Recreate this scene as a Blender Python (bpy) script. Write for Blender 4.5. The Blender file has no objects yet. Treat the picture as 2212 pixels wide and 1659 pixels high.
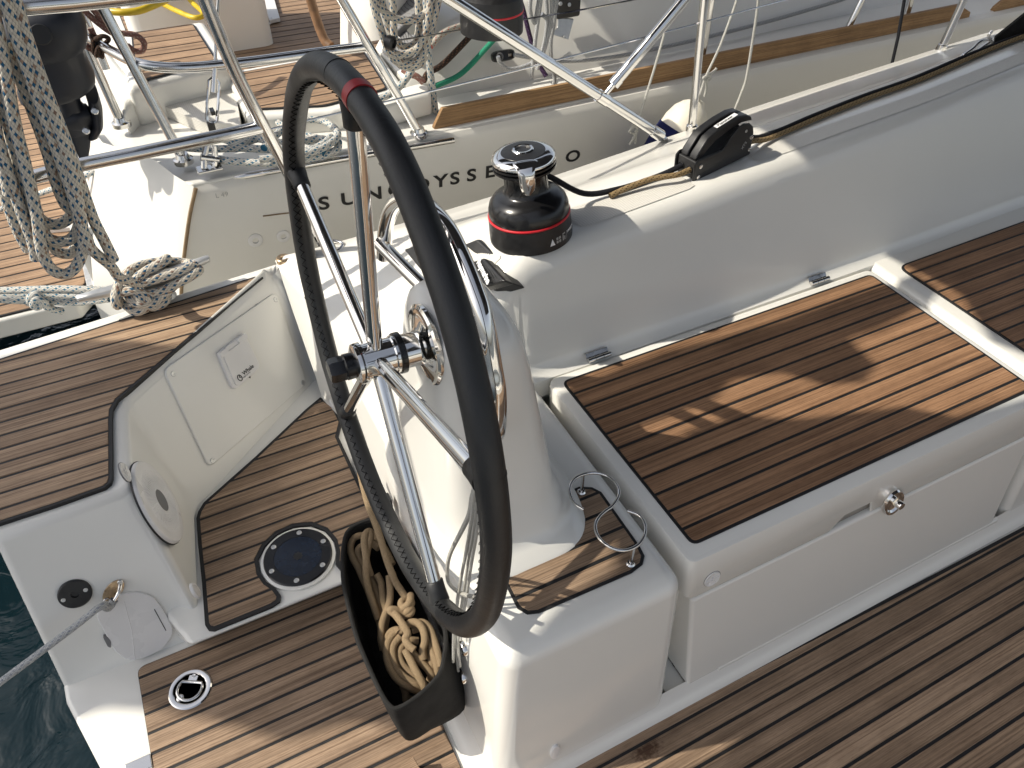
import bpy, bmesh, math, random
from math import radians, pi, sin, cos
from mathutils import Vector, Matrix

random.seed(7)
sc = bpy.context.scene
COL = sc.collection

# ------------------------------------------------------------------ camera, sky, sun, exposure
H = 1.636                     # camera height above the cockpit sole (metres)
F, CX, CY = 1661.0, 1106.0, 829.5
R = ((0.8921093, -0.45169989, 0.01040254),
     (-0.30363623, -0.61641459, -0.72652467),
     (0.33458339, 0.64498082, -0.68706164))   # rows: camera right, down, forward in world axes
cam_d = bpy.data.cameras.new('camera')
cam = bpy.data.objects.new('camera', cam_d)
COL.objects.link(cam)
rx, dn, fw = (Vector(r) for r in R)
M = Matrix((rx, -dn, -fw)).transposed().to_4x4()
M.translation = Vector((0, 0, H))
cam.matrix_world = M
cam_d.sensor_width = 36.0
cam_d.lens = F / 2212.0 * 36.0
cam_d.clip_start = 0.02
cam_d.clip_end = 2000
sc.camera = cam

SUN_AZ, SUN_EL = radians(160), radians(44)        # direction towards the sun, from +x (bow)
S = Vector((cos(SUN_AZ) * cos(SUN_EL), sin(SUN_AZ) * cos(SUN_EL), sin(SUN_EL)))
world = bpy.data.worlds.new('World')
sc.world = world
world.use_nodes = True
nt = world.node_tree
sky = nt.nodes.new('ShaderNodeTexSky')
sky.sky_type = 'NISHITA'
sky.sun_disc = False
sky.sun_elevation = SUN_EL
sky.sun_rotation = pi / 2 - SUN_AZ
sky.air_density = 1.0
sky.dust_density = 3.0
sky.ozone_density = 1.0
bg = nt.nodes['Background']
bg.inputs['Strength'].default_value = 0.125
hazy = nt.nodes.new('ShaderNodeHueSaturation')
hazy.inputs['Saturation'].default_value = 0.5
nt.links.new(sky.outputs[0], hazy.inputs['Color'])
nt.links.new(hazy.outputs[0], bg.inputs['Color'])
sun_d = bpy.data.lights.new('sun', 'SUN')
sun_d.energy = 3.7
sun_d.angle = radians(0.55)
sun_d.color = (1.0, 0.93, 0.80)
sun = bpy.data.objects.new('sun', sun_d)
sun.rotation_euler = S.to_track_quat('Z', 'Y').to_euler()
COL.objects.link(sun)
sc.view_settings.view_transform = 'Standard'
sc.view_settings.look = 'None'
sc.view_settings.exposure = 0.4
sc.view_settings.gamma = 1.0
sc.cycles.use_denoising = True
sc.cycles.max_bounces = 8
sc.cycles.caustics_reflective = False
sc.cycles.caustics_refractive = False
sc.cycles.sample_clamp_indirect = 6.0


# ------------------------------------------------------------------ geometry helpers
def at(u, v, z=None, y=None, x=None):
    """photo position (2212 x 1659 scale) -> point on the level z, the fore-and-aft plane y or the athwart plane x"""
    d = rx * ((u - CX) / F) + dn * ((v - CY) / F) + fw
    if z is not None:
        t = (z - H) / d.z
    elif y is not None:
        t = y / d.y
    else:
        t = x / d.x
    return Vector((0, 0, H)) + d * t


def atp(u, v, p, n):
    d = rx * ((u - CX) / F) + dn * ((v - CY) / F) + fw
    c = Vector((0, 0, H))
    return c + d * ((Vector(p) - c).dot(n) / d.dot(n))


def V(*a):
    return Vector(a)


def lerp(a, b, t):
    return a + (b - a) * t


def interp(x, tab):
    if x <= tab[0][0]:
        return tab[0][1]
    for (a, va), (b, vb) in zip(tab, tab[1:]):
        if x <= b:
            return lerp(va, vb, (x - a) / (b - a))
    return tab[-1][1]


def spline(pts, n=6, closed=False):
    pts = [Vector(p) for p in pts]
    out = []
    N = len(pts)
    rng = range(N) if closed else range(N - 1)
    for i in rng:
        if closed:
            p0, p1, p2, p3 = pts[i - 1], pts[i], pts[(i + 1) % N], pts[(i + 2) % N]
        else:
            p1, p2 = pts[i], pts[i + 1]
            p0 = pts[i - 1] if i else p1 * 2 - p2
            p3 = pts[i + 2] if i + 2 < N else p2 * 2 - p1
        for k in range(n):
            t = k / n
            out.append(0.5 * ((2 * p1) + (p2 - p0) * t + (2 * p0 - 5 * p1 + 4 * p2 - p3) * t * t + (3 * p1 - p0 - 3 * p2 + p3) * t ** 3))
    if not closed:
        out.append(pts[-1])
    return out


class MB:
    def __init__(s):
        s.v, s.f, s.uv = [], [], {}

    def add(s, vs, fs, uvs=None):
        o = len(s.v)
        s.v += [Vector(p) for p in vs]
        for i, f in enumerate(fs):
            if uvs:
                s.uv[len(s.f)] = uvs[i]
            s.f.append([o + k for k in f])
        return s

    def box(s, c, size, rot=None):
        c = Vector(c)
        hx, hy, hz = (k / 2 for k in size)
        vs = []
        for x in (-hx, hx):
            for y in (-hy, hy):
                for z in (-hz, hz):
                    p = Vector((x, y, z))
                    vs.append(c + (rot @ p if rot else p))
        return s.add(vs, [(0, 1, 3, 2), (4, 6, 7, 5), (0, 4, 5, 1), (2, 3, 7, 6), (0, 2, 6, 4), (1, 5, 7, 3)])

    def prism(s, poly, vec):
        """closed planar outline extruded by vec"""
        vec = Vector(vec)
        a = [Vector(p) for p in poly]
        n = len(a)
        vs = a + [p + vec for p in a]
        fs = [list(range(n))[::-1], list(range(n, 2 * n))]
        fs += [(i, (i + 1) % n, n + (i + 1) % n, n + i) for i in range(n)]
        return s.add(vs, fs)

    def tube(s, pts, r, seg=10, closed=False, caps=True, rope=False):
        pts = [Vector(p) for p in pts]
        N = len(pts)
        rad = r if isinstance(r, (list, tuple)) else [r] * N
        T = []
        for i in range(N):
            a = pts[i - 1] if (i or closed) else pts[i]
            b = pts[(i + 1) % N] if (i < N - 1 or closed) else pts[i]
            d = b - a
            T.append(d.normalized() if d.length > 1e-9 else Vector((0, 0, 1)))
        up = Vector((0, 0, 1)) if abs(T[0].z) < 0.9 else Vector((1, 0, 0))
        nrm = (up - T[0] * up.dot(T[0])).normalized()
        vs, L, acc = [], [], 0.0
        for i in range(N):
            nrm = (nrm - T[i] * nrm.dot(T[i]))
            nrm = nrm.normalized() if nrm.length > 1e-6 else T[i].orthogonal().normalized()
            b = T[i].cross(nrm)
            if i:
                acc += (pts[i] - pts[i - 1]).length
            L.append(acc)
            for k in range(seg):
                a = 2 * pi * k / seg
                vs.append(pts[i] + (nrm * cos(a) + b * sin(a)) * rad[i])
        fs, uvs = [], []
        circ = 2 * pi * max(rad)
        for i in range(N if closed else N - 1):
            j = (i + 1) % N
            la, lb = L[i] / circ, (L[j] if j else L[i] + (pts[0] - pts[i]).length) / circ
            for k in range(seg):
                k2 = (k + 1) % seg
                fs.append((i * seg + k, i * seg + k2, j * seg + k2, j * seg + k))
                uvs.append(((la, k / seg), (la, (k + 1) / seg), (lb, (k + 1) / seg), (lb, k / seg)))
        if caps and not closed:
            fs.append(list(range(seg))[::-1])
            uvs.append([(0, 0)] * seg)
            fs.append([(N - 1) * seg + k for k in range(seg)])
            uvs.append([(0, 0)] * seg)
        return s.add(vs, fs, uvs)

    def lathe(s, prof, o=(0, 0, 0), axis=(0, 0, 1), seg=40, ref=None, a0=0.0, a1=2 * pi):
        """profile of (radius, height) turned about axis"""
        o, ax = Vector(o), Vector(axis).normalized()
        e1 = Vector(ref) if ref else ax.orthogonal()
        e1 = (e1 - ax * e1.dot(ax)).normalized()
        e2 = ax.cross(e1)
        full = abs(a1 - a0 - 2 * pi) < 1e-6
        n = seg if full else seg + 1
        vs = []
        for (r, h) in prof:
            for k in range(n):
                a = a0 + (a1 - a0) * k / seg
                vs.append(o + ax * h + (e1 * cos(a) + e2 * sin(a)) * r)
        fs = []
        for i in range(len(prof) - 1):
            for k in range(seg):
                k2 = (k + 1) % n
                fs.append((i * n + k, i * n + k2, (i + 1) * n + k2, (i + 1) * n + k))
        if full:
            if prof[0][0] > 1e-6:
                fs.append(list(range(n))[::-1])
            if prof[-1][0] > 1e-6:
                fs.append([(len(prof) - 1) * n + k for k in range(n)])
        return s.add(vs, fs)

    def loft(s, secs, closed=True, caps=True):
        n = len(secs[0])
        vs = [p for sec in secs for p in sec]
        fs = []
        for i in range(len(secs) - 1):
            for k in range(n if closed else n - 1):
                k2 = (k + 1) % n
                fs.append((i * n + k, i * n + k2, (i + 1) * n + k2, (i + 1) * n + k))
        if caps and closed:
            fs.append(list(range(n))[::-1])
            fs.append([(len(secs) - 1) * n + k for k in range(n)])
        return s.add(vs, fs)


def frame_from(n, up=(0, 0, 1)):
    """rotation whose z axis is n and whose y axis is as near as can be to up"""
    n = Vector(n).normalized()
    up = Vector(up)
    y = (up - n * up.dot(n)).normalized()
    x = y.cross(n)
    return Matrix((x, y, n)).transposed()


def tag(o, label=None, cat=None, group=None, kind=None):
    if label: o['label'] = label
    if cat: o['category'] = cat
    if group: o['group'] = group
    if kind: o['kind'] = kind
    return o


def obj(name, mb, material, parent=None, bevel=0.0, seg=3, smooth=38, loc=None, weld=False, sub=0):
    me = bpy.data.meshes.new(name)
    off = Vector(loc) if loc is not None else Vector((0, 0, 0))
    me.from_pydata([tuple(p - off) for p in mb.v], [], mb.f)
    if mb.uv:
        uvl = me.uv_layers.new(name='UVMap')
        for p in me.polygons:
            u = mb.uv.get(p.index)
            if u:
                for li, c in zip(p.loop_indices, u):
                    uvl.data[li].uv = c
    bm = bmesh.new()
    bm.from_mesh(me)
    if weld:
        bmesh.ops.remove_doubles(bm, verts=bm.verts, dist=1e-4)
    bmesh.ops.recalc_face_normals(bm, faces=bm.faces)
    bm.to_mesh(me)
    bm.free()
    me.shade_smooth()
    if not bevel:
        me.set_sharp_from_angle(angle=radians(smooth))
    me.materials.append(material)
    o = bpy.data.objects.new(name, me)
    COL.objects.link(o)
    o.location = off
    if bevel:
        b = o.modifiers.new('edge', 'BEVEL')
        b.width = bevel
        b.segments = seg
        b.limit_method = 'ANGLE'
        b.angle_limit = radians(28)
        b.harden_normals = True
    if sub:
        m = o.modifiers.new('round', 'SUBSURF')
        m.levels = m.render_levels = sub
    if parent:
        o.parent = parent
        o.matrix_parent_inverse = parent_inverse(parent)
    return o


def parent_inverse(p):
    return Matrix.Translation(-p.location)


def thing(name, loc, label, cat, group=None):
    o = bpy.data.objects.new(name, None)
    o.empty_display_size = 0.05
    COL.objects.link(o)
    o.location = Vector(loc)
    return tag(o, label, cat, group)


def text(name, body, size, origin, xdir, ydir, material, parent=None, spacing=1.0, align='LEFT', ext=0.0003, shear=0.0, sx=1.0, bold=0.0):
    c = bpy.data.curves.new(name, 'FONT')
    c.body = body
    c.size = size
    c.space_character = spacing
    c.align_x = align
    c.extrude = ext
    c.shear = shear
    c.resolution_u = 4
    c.materials.append(material)
    if bold:
        c.offset = bold
    tmp = bpy.data.objects.new(name, c)
    COL.objects.link(tmp)
    me = bpy.data.meshes.new_from_object(tmp)
    bpy.data.objects.remove(tmp)
    bpy.data.curves.remove(c)
    o = bpy.data.objects.new(name, me)
    COL.objects.link(o)
    xd = Vector(xdir).normalized()
    zd = xd.cross(Vector(ydir)).normalized()
    yd = zd.cross(xd)
    m = Matrix((xd * sx, yd, zd)).transposed().to_4x4()
    m.translation = Vector(origin)
    if parent:
        o.parent = parent
        o.matrix_parent_inverse = parent_inverse(parent)
    o.matrix_basis = m
    return o


# ------------------------------------------------------------------ materials
def new_mat(name):
    m = bpy.data.materials.new(name)
    m.use_nodes = True
    t = m.node_tree
    return m, t, t.nodes['Principled BSDF']


def N(t, kind, **kw):
    n = t.nodes.new(kind)
    for k, v in kw.items():
        if k in n.inputs:
            n.inputs[k].default_value = v
        else:
            setattr(n, k, v)
    return n


def math_(t, op, a, b=None):
    n = t.nodes.new('ShaderNodeMath')
    n.operation = op
    for i, q in enumerate((a, b)):
        if q is None:
            continue
        if isinstance(q, (int, float)):
            n.inputs[i].default_value = q
        else:
            t.links.new(q, n.inputs[i])
    return n.outputs[0]


def ramp(t, fac, stops):
    n = t.nodes.new('ShaderNodeValToRGB')
    e = n.color_ramp.elements
    while len(e) < len(stops):
        e.new(0.5)
    for el, (p, c) in zip(e, stops):
        el.position = p
        el.color = (*c, 1) if len(c) == 3 else c
    t.links.new(fac, n.inputs[0])
    return n.outputs[0]


def bump(t, bsdf, h, strength=0.2, dist=0.002):
    b = t.nodes.new('ShaderNodeBump')
    b.inputs['Strength'].default_value = strength
    b.inputs['Distance'].default_value = dist
    t.links.new(h, b.inputs['Height'])
    t.links.new(b.outputs[0], bsdf.inputs['Normal'])


def plain(name, col, rough, metal=0.0, noise=0.0, scale=60.0, bmp=0.0, coat=0.0, bdist=0.0008):
    m, t, b = new_mat(name)
    b.inputs['Base Color'].default_value = (*col, 1)
    b.inputs['Roughness'].default_value = rough
    b.inputs['Metallic'].default_value = metal
    if coat:
        b.inputs['Coat Weight'].default_value = coat
        b.inputs['Coat Roughness'].default_value = 0.08
    tc = N(t, 'ShaderNodeTexCoord')
    nz = N(t, 'ShaderNodeTexNoise', Scale=scale, Detail=4.0)
    t.links.new(tc.outputs['Object'], nz.inputs['Vector'])
    if noise:
        c = ramp(t, nz.outputs[0], [(0.3, tuple(k * (1 - noise) for k in col)), (0.7, tuple(min(1, k * (1 + noise)) for k in col))])
        t.links.new(c, b.inputs['Base Color'])
        rr = ramp(t, nz.outputs[0], [(0.3, (rough * 0.8,) * 3), (0.7, (min(1, rough * 1.25),) * 3)])
        t.links.new(rr, b.inputs['Roughness'])
    if bmp:
        bump(t, b, nz.outputs[0], bmp, bdist)
    return m


def gelcoat(name, col, rough):
    m, t, b = new_mat(name)
    tc = N(t, 'ShaderNodeTexCoord')
    a = N(t, 'ShaderNodeTexNoise', Scale=1.7, Detail=5.0, Roughness=0.6)
    t.links.new(tc.outputs['Object'], a.inputs['Vector'])
    c = ramp(t, a.outputs[0], [(0.3, tuple(k * 0.965 for k in col)), (0.65, col)])
    t.links.new(c, b.inputs['Base Color'])
    b.inputs['Roughness'].default_value = rough
    w = N(t, 'ShaderNodeTexNoise', Scale=3.5, Detail=1.0)
    t.links.new(tc.outputs['Object'], w.inputs['Vector'])
    bump(t, b, w.outputs[0], 0.04, 0.012)
    return m


def nonslip(name, col):
    m, t, b = new_mat(name)
    tc = N(t, 'ShaderNodeTexCoord')
    mp = N(t, 'ShaderNodeMapping')
    mp.inputs['Rotation'].default_value = (0, 0, radians(45))
    t.links.new(tc.outputs['Object'], mp.inputs[0])
    ck = N(t, 'ShaderNodeTexChecker', Scale=230.0)
    t.links.new(mp.outputs[0], ck.inputs[0])
    c = ramp(t, ck.outputs[1], [(0, tuple(k * 0.86 for k in col)), (1, col)])
    t.links.new(c, b.inputs['Base Color'])
    b.inputs['Roughness'].default_value = 0.6
    bump(t, b, ck.outputs[1], 0.6, 0.0006)
    return m


def teak(name, dark, light, grey=0.0, stains=()):
    m, t, b = new_mat(name)
    tc = N(t, 'ShaderNodeTexCoord')
    oi = N(t, 'ShaderNodeObjectInfo')
    off = N(t, 'ShaderNodeVectorMath', operation='MULTIPLY_ADD')
    comb = N(t, 'ShaderNodeCombineXYZ')
    for i in range(3):
        t.links.new(oi.outputs['Random'], comb.inputs[i])
    t.links.new(comb.outputs[0], off.inputs[0])
    off.inputs[1].default_value = (37.0, 11.0, 5.0)
    t.links.new(tc.outputs['Object'], off.inputs[2])

    def streak(sx, sy, det, rough=0.55, dist=0.0):
        mp = N(t, 'ShaderNodeMapping')
        mp.inputs['Scale'].default_value = (sx, sy, sy)
        t.links.new(off.outputs[0], mp.inputs[0])
        n = N(t, 'ShaderNodeTexNoise', Scale=1.0, Detail=det, Roughness=rough, Distortion=dist)
        t.links.new(mp.outputs[0], n.inputs['Vector'])
        return n.outputs[0]
    broad = streak(1.3, 60.0, 4.0)
    fine = streak(2.2, 330.0, 3.0, 0.6)
    pores = streak(38.0, 620.0, 2.0, 0.6)
    c = ramp(t, broad, [(0.28, dark), (0.72, light)])
    dk = ramp(t, fine, [(0.33, (0.52, 0.48, 0.45)), (0.50, (0.95, 0.95, 0.95)), (0.72, (1.25, 1.22, 1.16))])
    mx = N(t, 'ShaderNodeMix', data_type='RGBA', blend_type='MULTIPLY')
    mx.inputs[0].default_value = 0.85
    t.links.new(c, mx.inputs[6])
    t.links.new(dk, mx.inputs[7])
    pk = ramp(t, pores, [(0.36, (0.7, 0.66, 0.62)), (0.5, (1, 1, 1))])
    m2 = N(t, 'ShaderNodeMix', data_type='RGBA', blend_type='MULTIPLY')
    m2.inputs[0].default_value = 0.6
    t.links.new(mx.outputs[2], m2.inputs[6])
    t.links.new(pk, m2.inputs[7])
    hs = N(t, 'ShaderNodeHueSaturation')
    v = N(t, 'ShaderNodeMapRange')
    v.inputs['To Min'].default_value = 0.9
    v.inputs['To Max'].default_value = 1.08
    t.links.new(oi.outputs['Random'], v.inputs[0])
    t.links.new(v.outputs[0], hs.inputs['Value'])
    hs.inputs['Saturation'].default_value = 1.0 - grey
    t.links.new(m2.outputs[2], hs.inputs['Color'])
    # weather stains
    st = N(t, 'ShaderNodeTexNoise', Scale=7.0, Detail=5.0)
    t.links.new(off.outputs[0], st.inputs['Vector'])
    sk = ramp(t, st.outputs[0], [(0.36, (0.84, 0.82, 0.80)), (0.6, (1.06, 1.05, 1.04))])
    m3 = N(t, 'ShaderNodeMix', data_type='RGBA', blend_type='MULTIPLY')
    m3.inputs[0].default_value = 1.0
    t.links.new(hs.outputs[0], m3.inputs[6])
    t.links.new(sk, m3.inputs[7])
    col_out = m3.outputs[2]
    for (sx_, sy_, rx_, ry_) in stains:      # spilled-oil spot with a ragged edge
        ge = N(t, 'ShaderNodeNewGeometry')
        mp = N(t, 'ShaderNodeMapping', vector_type='POINT')
        mp.inputs['Location'].default_value = (-sx_ / rx_, -sy_ / ry_, 0)
        mp.inputs['Scale'].default_value = (1 / rx_, 1 / ry_, 0)
        t.links.new(ge.outputs['Position'], mp.inputs[0])
        ln = N(t, 'ShaderNodeVectorMath', operation='LENGTH')
        t.links.new(mp.outputs[0], ln.inputs[0])
        rg = N(t, 'ShaderNodeTexNoise', Scale=130.0, Detail=4.0)
        t.links.new(ge.outputs['Position'], rg.inputs['Vector'])
        dd = math_(t, 'ADD', ln.outputs['Value'], math_(t, 'MULTIPLY', math_(t, 'SUBTRACT', rg.outputs[0], 0.5), 1.6))
        mk = ramp(t, dd, [(0.35, (0.36, 0.27, 0.22)), (0.95, (1, 1, 1))])
        m4 = N(t, 'ShaderNodeMix', data_type='RGBA', blend_type='MULTIPLY')
        m4.inputs[0].default_value = 1.0
        t.links.new(col_out, m4.inputs[6])
        t.links.new(mk, m4.inputs[7])
        col_out = m4.outputs[2]
    t.links.new(col_out, b.inputs['Base Color'])
    b.inputs['Roughness'].default_value = 0.62
    b.inputs['Specular IOR Level'].default_value = 0.35
    bump(t, b, fine, 0.4, 0.0015)
    return m


def rope_mat(name, base, fleck=None, fleck2=None, n=11, rough=0.85, every=(3, 2)):
    m, t, b = new_mat(name)
    uv = N(t, 'ShaderNodeUVMap')
    sep = N(t, 'ShaderNodeSeparateXYZ')
    t.links.new(uv.outputs[0], sep.inputs[0])
    u, v = sep.outputs[0], sep.outputs[1]
    vn = math_(t, 'MULTIPLY', v, float(n))
    un = math_(t, 'MULTIPLY', u, float(n) * 0.62)
    a = math_(t, 'ADD', vn, un)
    bb = math_(t, 'SUBTRACT', vn, un)
    fa, fb = math_(t, 'FLOOR', a), math_(t, 'FLOOR', bb)
    ra, rb = math_(t, 'SUBTRACT', a, fa), math_(t, 'SUBTRACT', bb, fb)

    def dome(q):
        return math_(t, 'MULTIPLY', q, math_(t, 'SUBTRACT', 1.0, q))
    h = math_(t, 'MULTIPLY', math_(t, 'MULTIPLY', dome(ra), dome(rb)), 16.0)
    comb = N(t, 'ShaderNodeCombineXYZ')
    t.links.new(fa, comb.inputs[0])
    t.links.new(fb, comb.inputs[1])
    wn = N(t, 'ShaderNodeTexWhiteNoise', noise_dimensions='2D')
    t.links.new(comb.outputs[0], wn.inputs['Vector'])
    rnd = ramp(t, wn.outputs[0], [(0.0, tuple(k * 0.82 for k in base)), (1.0, base)])
    colr = rnd
    if fleck:
        ma = math_(t, 'LESS_THAN', math_(t, 'FLOORED_MODULO', fa, float(every[0])), 0.5)
        mbm = math_(t, 'LESS_THAN', math_(t, 'FLOORED_MODULO', fb, float(every[1])), 0.5)
        k = math_(t, 'MULTIPLY', ma, mbm)
        mx = N(t, 'ShaderNodeMix', data_type='RGBA')
        t.links.new(k, mx.inputs[0])
        t.links.new(colr, mx.inputs[6])
        mx.inputs[7].default_value = (*fleck, 1)
        colr = mx.outputs[2]
    if fleck2:
        k2 = math_(t, 'GREATER_THAN', wn.outputs[0], 0.93)
        mx = N(t, 'ShaderNodeMix', data_type='RGBA')
        t.links.new(math_(t, 'MULTIPLY', k2, 0.8), mx.inputs[0])
        t.links.new(colr, mx.inputs[6])
        mx.inputs[7].default_value = (*fleck2, 1)
        colr = mx.outputs[2]
    sh = ramp(t, h, [(0.0, (0.5, 0.5, 0.5)), (0.45, (1, 1, 1))])
    mm = N(t, 'ShaderNodeMix', data_type='RGBA', blend_type='MULTIPLY')
    mm.inputs[0].default_value = 0.8
    t.links.new(colr, mm.inputs[6])
    t.links.new(sh, mm.inputs[7])
    t.links.new(mm.outputs[2], b.inputs['Base Color'])
    b.inputs['Roughness'].default_value = rough
    b.inputs['Specular IOR Level'].default_value = 0.25
    bump(t, b, h, 0.7, 0.0015)
    return m


def brushed(name, col, rough, sc_=40.0):
    m, t, b = new_mat(name)
    b.inputs['Base Color'].default_value = (*col, 1)
    b.inputs['Metallic'].default_value = 1.0
    tc = N(t, 'ShaderNodeTexCoord')
    nz = N(t, 'ShaderNodeTexNoise', Scale=sc_, Detail=5.0)
    t.links.new(tc.outputs['Object'], nz.inputs['Vector'])
    t.links.new(ramp(t, nz.outputs[0], [(0.35, (rough * 0.6,) * 3), (0.75, (rough * 1.8,) * 3)]), b.inputs['Roughness'])
    w = N(t, 'ShaderNodeTexNoise', Scale=14.0, Detail=2.0)
    t.links.new(tc.outputs['Object'], w.inputs['Vector'])
    bump(t, b, w.outputs[0], 0.05, 0.004)
    return m


def leather(name):
    m, t, b = new_mat(name)
    b.inputs['Base Color'].default_value = (0.014, 0.0145, 0.0155, 1)
    tc = N(t, 'ShaderNodeTexCoord')
    a = N(t, 'ShaderNodeTexVoronoi', Scale=900.0)
    w = N(t, 'ShaderNodeTexNoise', Scale=70.0, Detail=5.0, Distortion=1.2)
    g = N(t, 'ShaderNodeTexNoise', Scale=11.0, Detail=4.0)
    for q in (a, w, g):
        t.links.new(tc.outputs['Object'], q.inputs['Vector'])
    h = math_(t, 'ADD', math_(t, 'MULTIPLY', a.outputs[0], 0.35), w.outputs[0])
    bump(t, b, h, 0.28, 0.0016)
    t.links.new(ramp(t, g.outputs[0], [(0.3, (0.38,) * 3), (0.7, (0.56,) * 3)]), b.inputs['Roughness'])
    t.links.new(ramp(t, g.outputs[0], [(0.35, (0.011, 0.0115, 0.012)), (0.7, (0.02, 0.0205, 0.0215))]), b.inputs['Base Color'])
    return m


def canvas(name, col, scale=420.0):
    m, t, b = new_mat(name)
    tc = N(t, 'ShaderNodeTexCoord')
    wv = N(t, 'ShaderNodeTexChecker', Scale=scale)
    t.links.new(tc.outputs['Object'], wv.inputs[0])
    n = N(t, 'ShaderNodeTexNoise', Scale=26.0, Detail=5.0)
    t.links.new(tc.outputs['Object'], n.inputs['Vector'])
    t.links.new(ramp(t, n.outputs[0], [(0.3, tuple(k * 0.75 for k in col)), (0.7, tuple(k * 1.3 for k in col))]), b.inputs['Base Color'])
    b.inputs['Roughness'].default_value = 0.9
    b.inputs['Specular IOR Level'].default_value = 0.2
    bump(t, b, math_(t, 'ADD', math_(t, 'MULTIPLY', wv.outputs[1], 0.4), n.outputs[0]), 0.5, 0.0012)
    return m


GEL = gelcoat('white gelcoat', (0.80, 0.788, 0.742), 0.15)
GEL2 = gelcoat('weathered gelcoat', (0.76, 0.742, 0.69), 0.26)
NONSLIP = nonslip('nonslip gelcoat', (0.72, 0.70, 0.645))
TEAK_SEAT = teak('oiled teak', (0.212, 0.117, 0.064), (0.38, 0.223, 0.126))
TEAK_FLOOR = teak('worn teak', (0.215, 0.147, 0.098), (0.39, 0.28, 0.192), stains=((at(1398, 1620, z=0).x, at(1398, 1620, z=0).y, 0.042, 0.022), (at(1740, 1327, z=0).x, at(1740, 1327, z=0).y, 0.02, 0.008)))
TEAK_AFT = teak('sun bleached teak', (0.268, 0.18, 0.118), (0.47, 0.338, 0.226))
TEAK_NB = teak('greyed teak', (0.25, 0.165, 0.105), (0.43, 0.295, 0.19))
TEAK_RAIL = teak('varnished teak', (0.30, 0.175, 0.08), (0.46, 0.29, 0.145))
CAULK = plain('black caulking', (0.010, 0.010, 0.011), 0.55, noise=0.3, scale=40)
CHROME = brushed('polished stainless', (0.80, 0.78, 0.75), 0.07)
STEEL = brushed('stainless tube', (0.72, 0.71, 0.69), 0.13)
ALU = plain('anodised aluminium', (0.62, 0.62, 0.61), 0.38, metal=0.75, noise=0.08, scale=50)
LEATHER = leather('black leather')
STITCH = plain('black waxed thread', (0.003, 0.003, 0.003), 0.95)
STITCH.node_tree.nodes['Principled BSDF'].inputs['Specular IOR Level'].default_value = 0.05
REDBAND = plain('red leather band', (0.33, 0.012, 0.016), 0.42, bmp=0.2, scale=200)
RED = plain('red plastic', (0.6, 0.02, 0.03), 0.35)
BLK = plain('black plastic', (0.014, 0.014, 0.015), 0.38, noise=0.2, scale=90, bmp=0.05)
BLK_GLOSS = plain('black anodised', (0.010, 0.010, 0.011), 0.22, noise=0.2, scale=30)
BLK_RUB = plain('black rubber', (0.018, 0.018, 0.019), 0.6)
WHT = plain('white plastic', (0.74, 0.73, 0.72), 0.3, noise=0.03, scale=12)
PRINT_W = plain('white print', (0.8, 0.8, 0.8), 0.5)
PRINT_G = plain('grey print', (0.35, 0.35, 0.34), 0.5)
PRINT_K = plain('black print', (0.012, 0.012, 0.013), 0.5)
BLUEGLASS = plain('dark blue plate', (0.006, 0.012, 0.026), 0.14, noise=0.2, scale=60)
BAG = canvas('black canvas', (0.020, 0.0195, 0.019))
GOBO_CLOTH = canvas('dark awning canvas', (0.05, 0.055, 0.07), 200)  # cloth of the unseen panels added to cast the cockpit shade
NAVY = canvas('navy cloth', (0.012, 0.016, 0.07))
GREYPLASTIC = plain('grey plastic', (0.16, 0.16, 0.165), 0.5, noise=0.1)
FLECK = rope_mat('blue fleck rope', (0.70, 0.65, 0.56), (0.02, 0.11, 0.22), (0.30, 0.17, 0.10))
FLECK_L = rope_mat('pale blue fleck rope', (0.70, 0.69, 0.64), (0.03, 0.16, 0.27), (0.4, 0.38, 0.35))
TAN = rope_mat('tan rope', (0.36, 0.26, 0.155), n=14)
TAN2 = rope_mat('tan flecked sheet', (0.40, 0.28, 0.14), (0.10, 0.07, 0.035), n=12)
BLACKROPE = rope_mat('black rope', (0.02, 0.021, 0.026), n=12)
WHITEROPE = rope_mat('white rope', (0.68, 0.67, 0.62), n=10)
GREYROPE = rope_mat('grey white rope', (0.55, 0.56, 0.56), (0.30, 0.32, 0.36), n=12)
GREENROPE = rope_mat('green rope', (0.05, 0.36, 0.22), n=12)
BROWNROPE = rope_mat('dark brown rope', (0.05, 0.033, 0.025), (0.16, 0.08, 0.05), n=12)
REDWHITE = rope_mat('red fleck rope', (0.6, 0.56, 0.48), (0.42, 0.10, 0.07), n=12, every=(4, 2))
ROSE = rope_mat('faded red rope', (0.33, 0.17, 0.14), (0.42, 0.33, 0.28), n=12)
PURPLE = rope_mat('purple rope', (0.045, 0.02, 0.06), (0.12, 0.08, 0.16), n=12)
YELLOW = plain('yellow hose', (0.56, 0.40, 0.015), 0.4, noise=0.12, scale=30)
LEATHERBROWN = plain('brown leather', (0.22, 0.12, 0.06), 0.6, noise=0.25, scale=40, bmp=0.3)
CREAM = plain('cream vinyl', (0.74, 0.70, 0.6), 0.4, noise=0.04, scale=12)
MOTOR = plain('dark navy paint', (0.013, 0.015, 0.022), 0.42, noise=0.25, scale=25, bmp=0.05)
OCHRE = plain('ochre rubber strip', (0.22, 0.15, 0.08), 0.6, noise=0.2, scale=30)
BRONZE = plain('tarnished stainless', (0.52, 0.38, 0.24), 0.3, metal=0.9, noise=0.25, scale=120)


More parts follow.
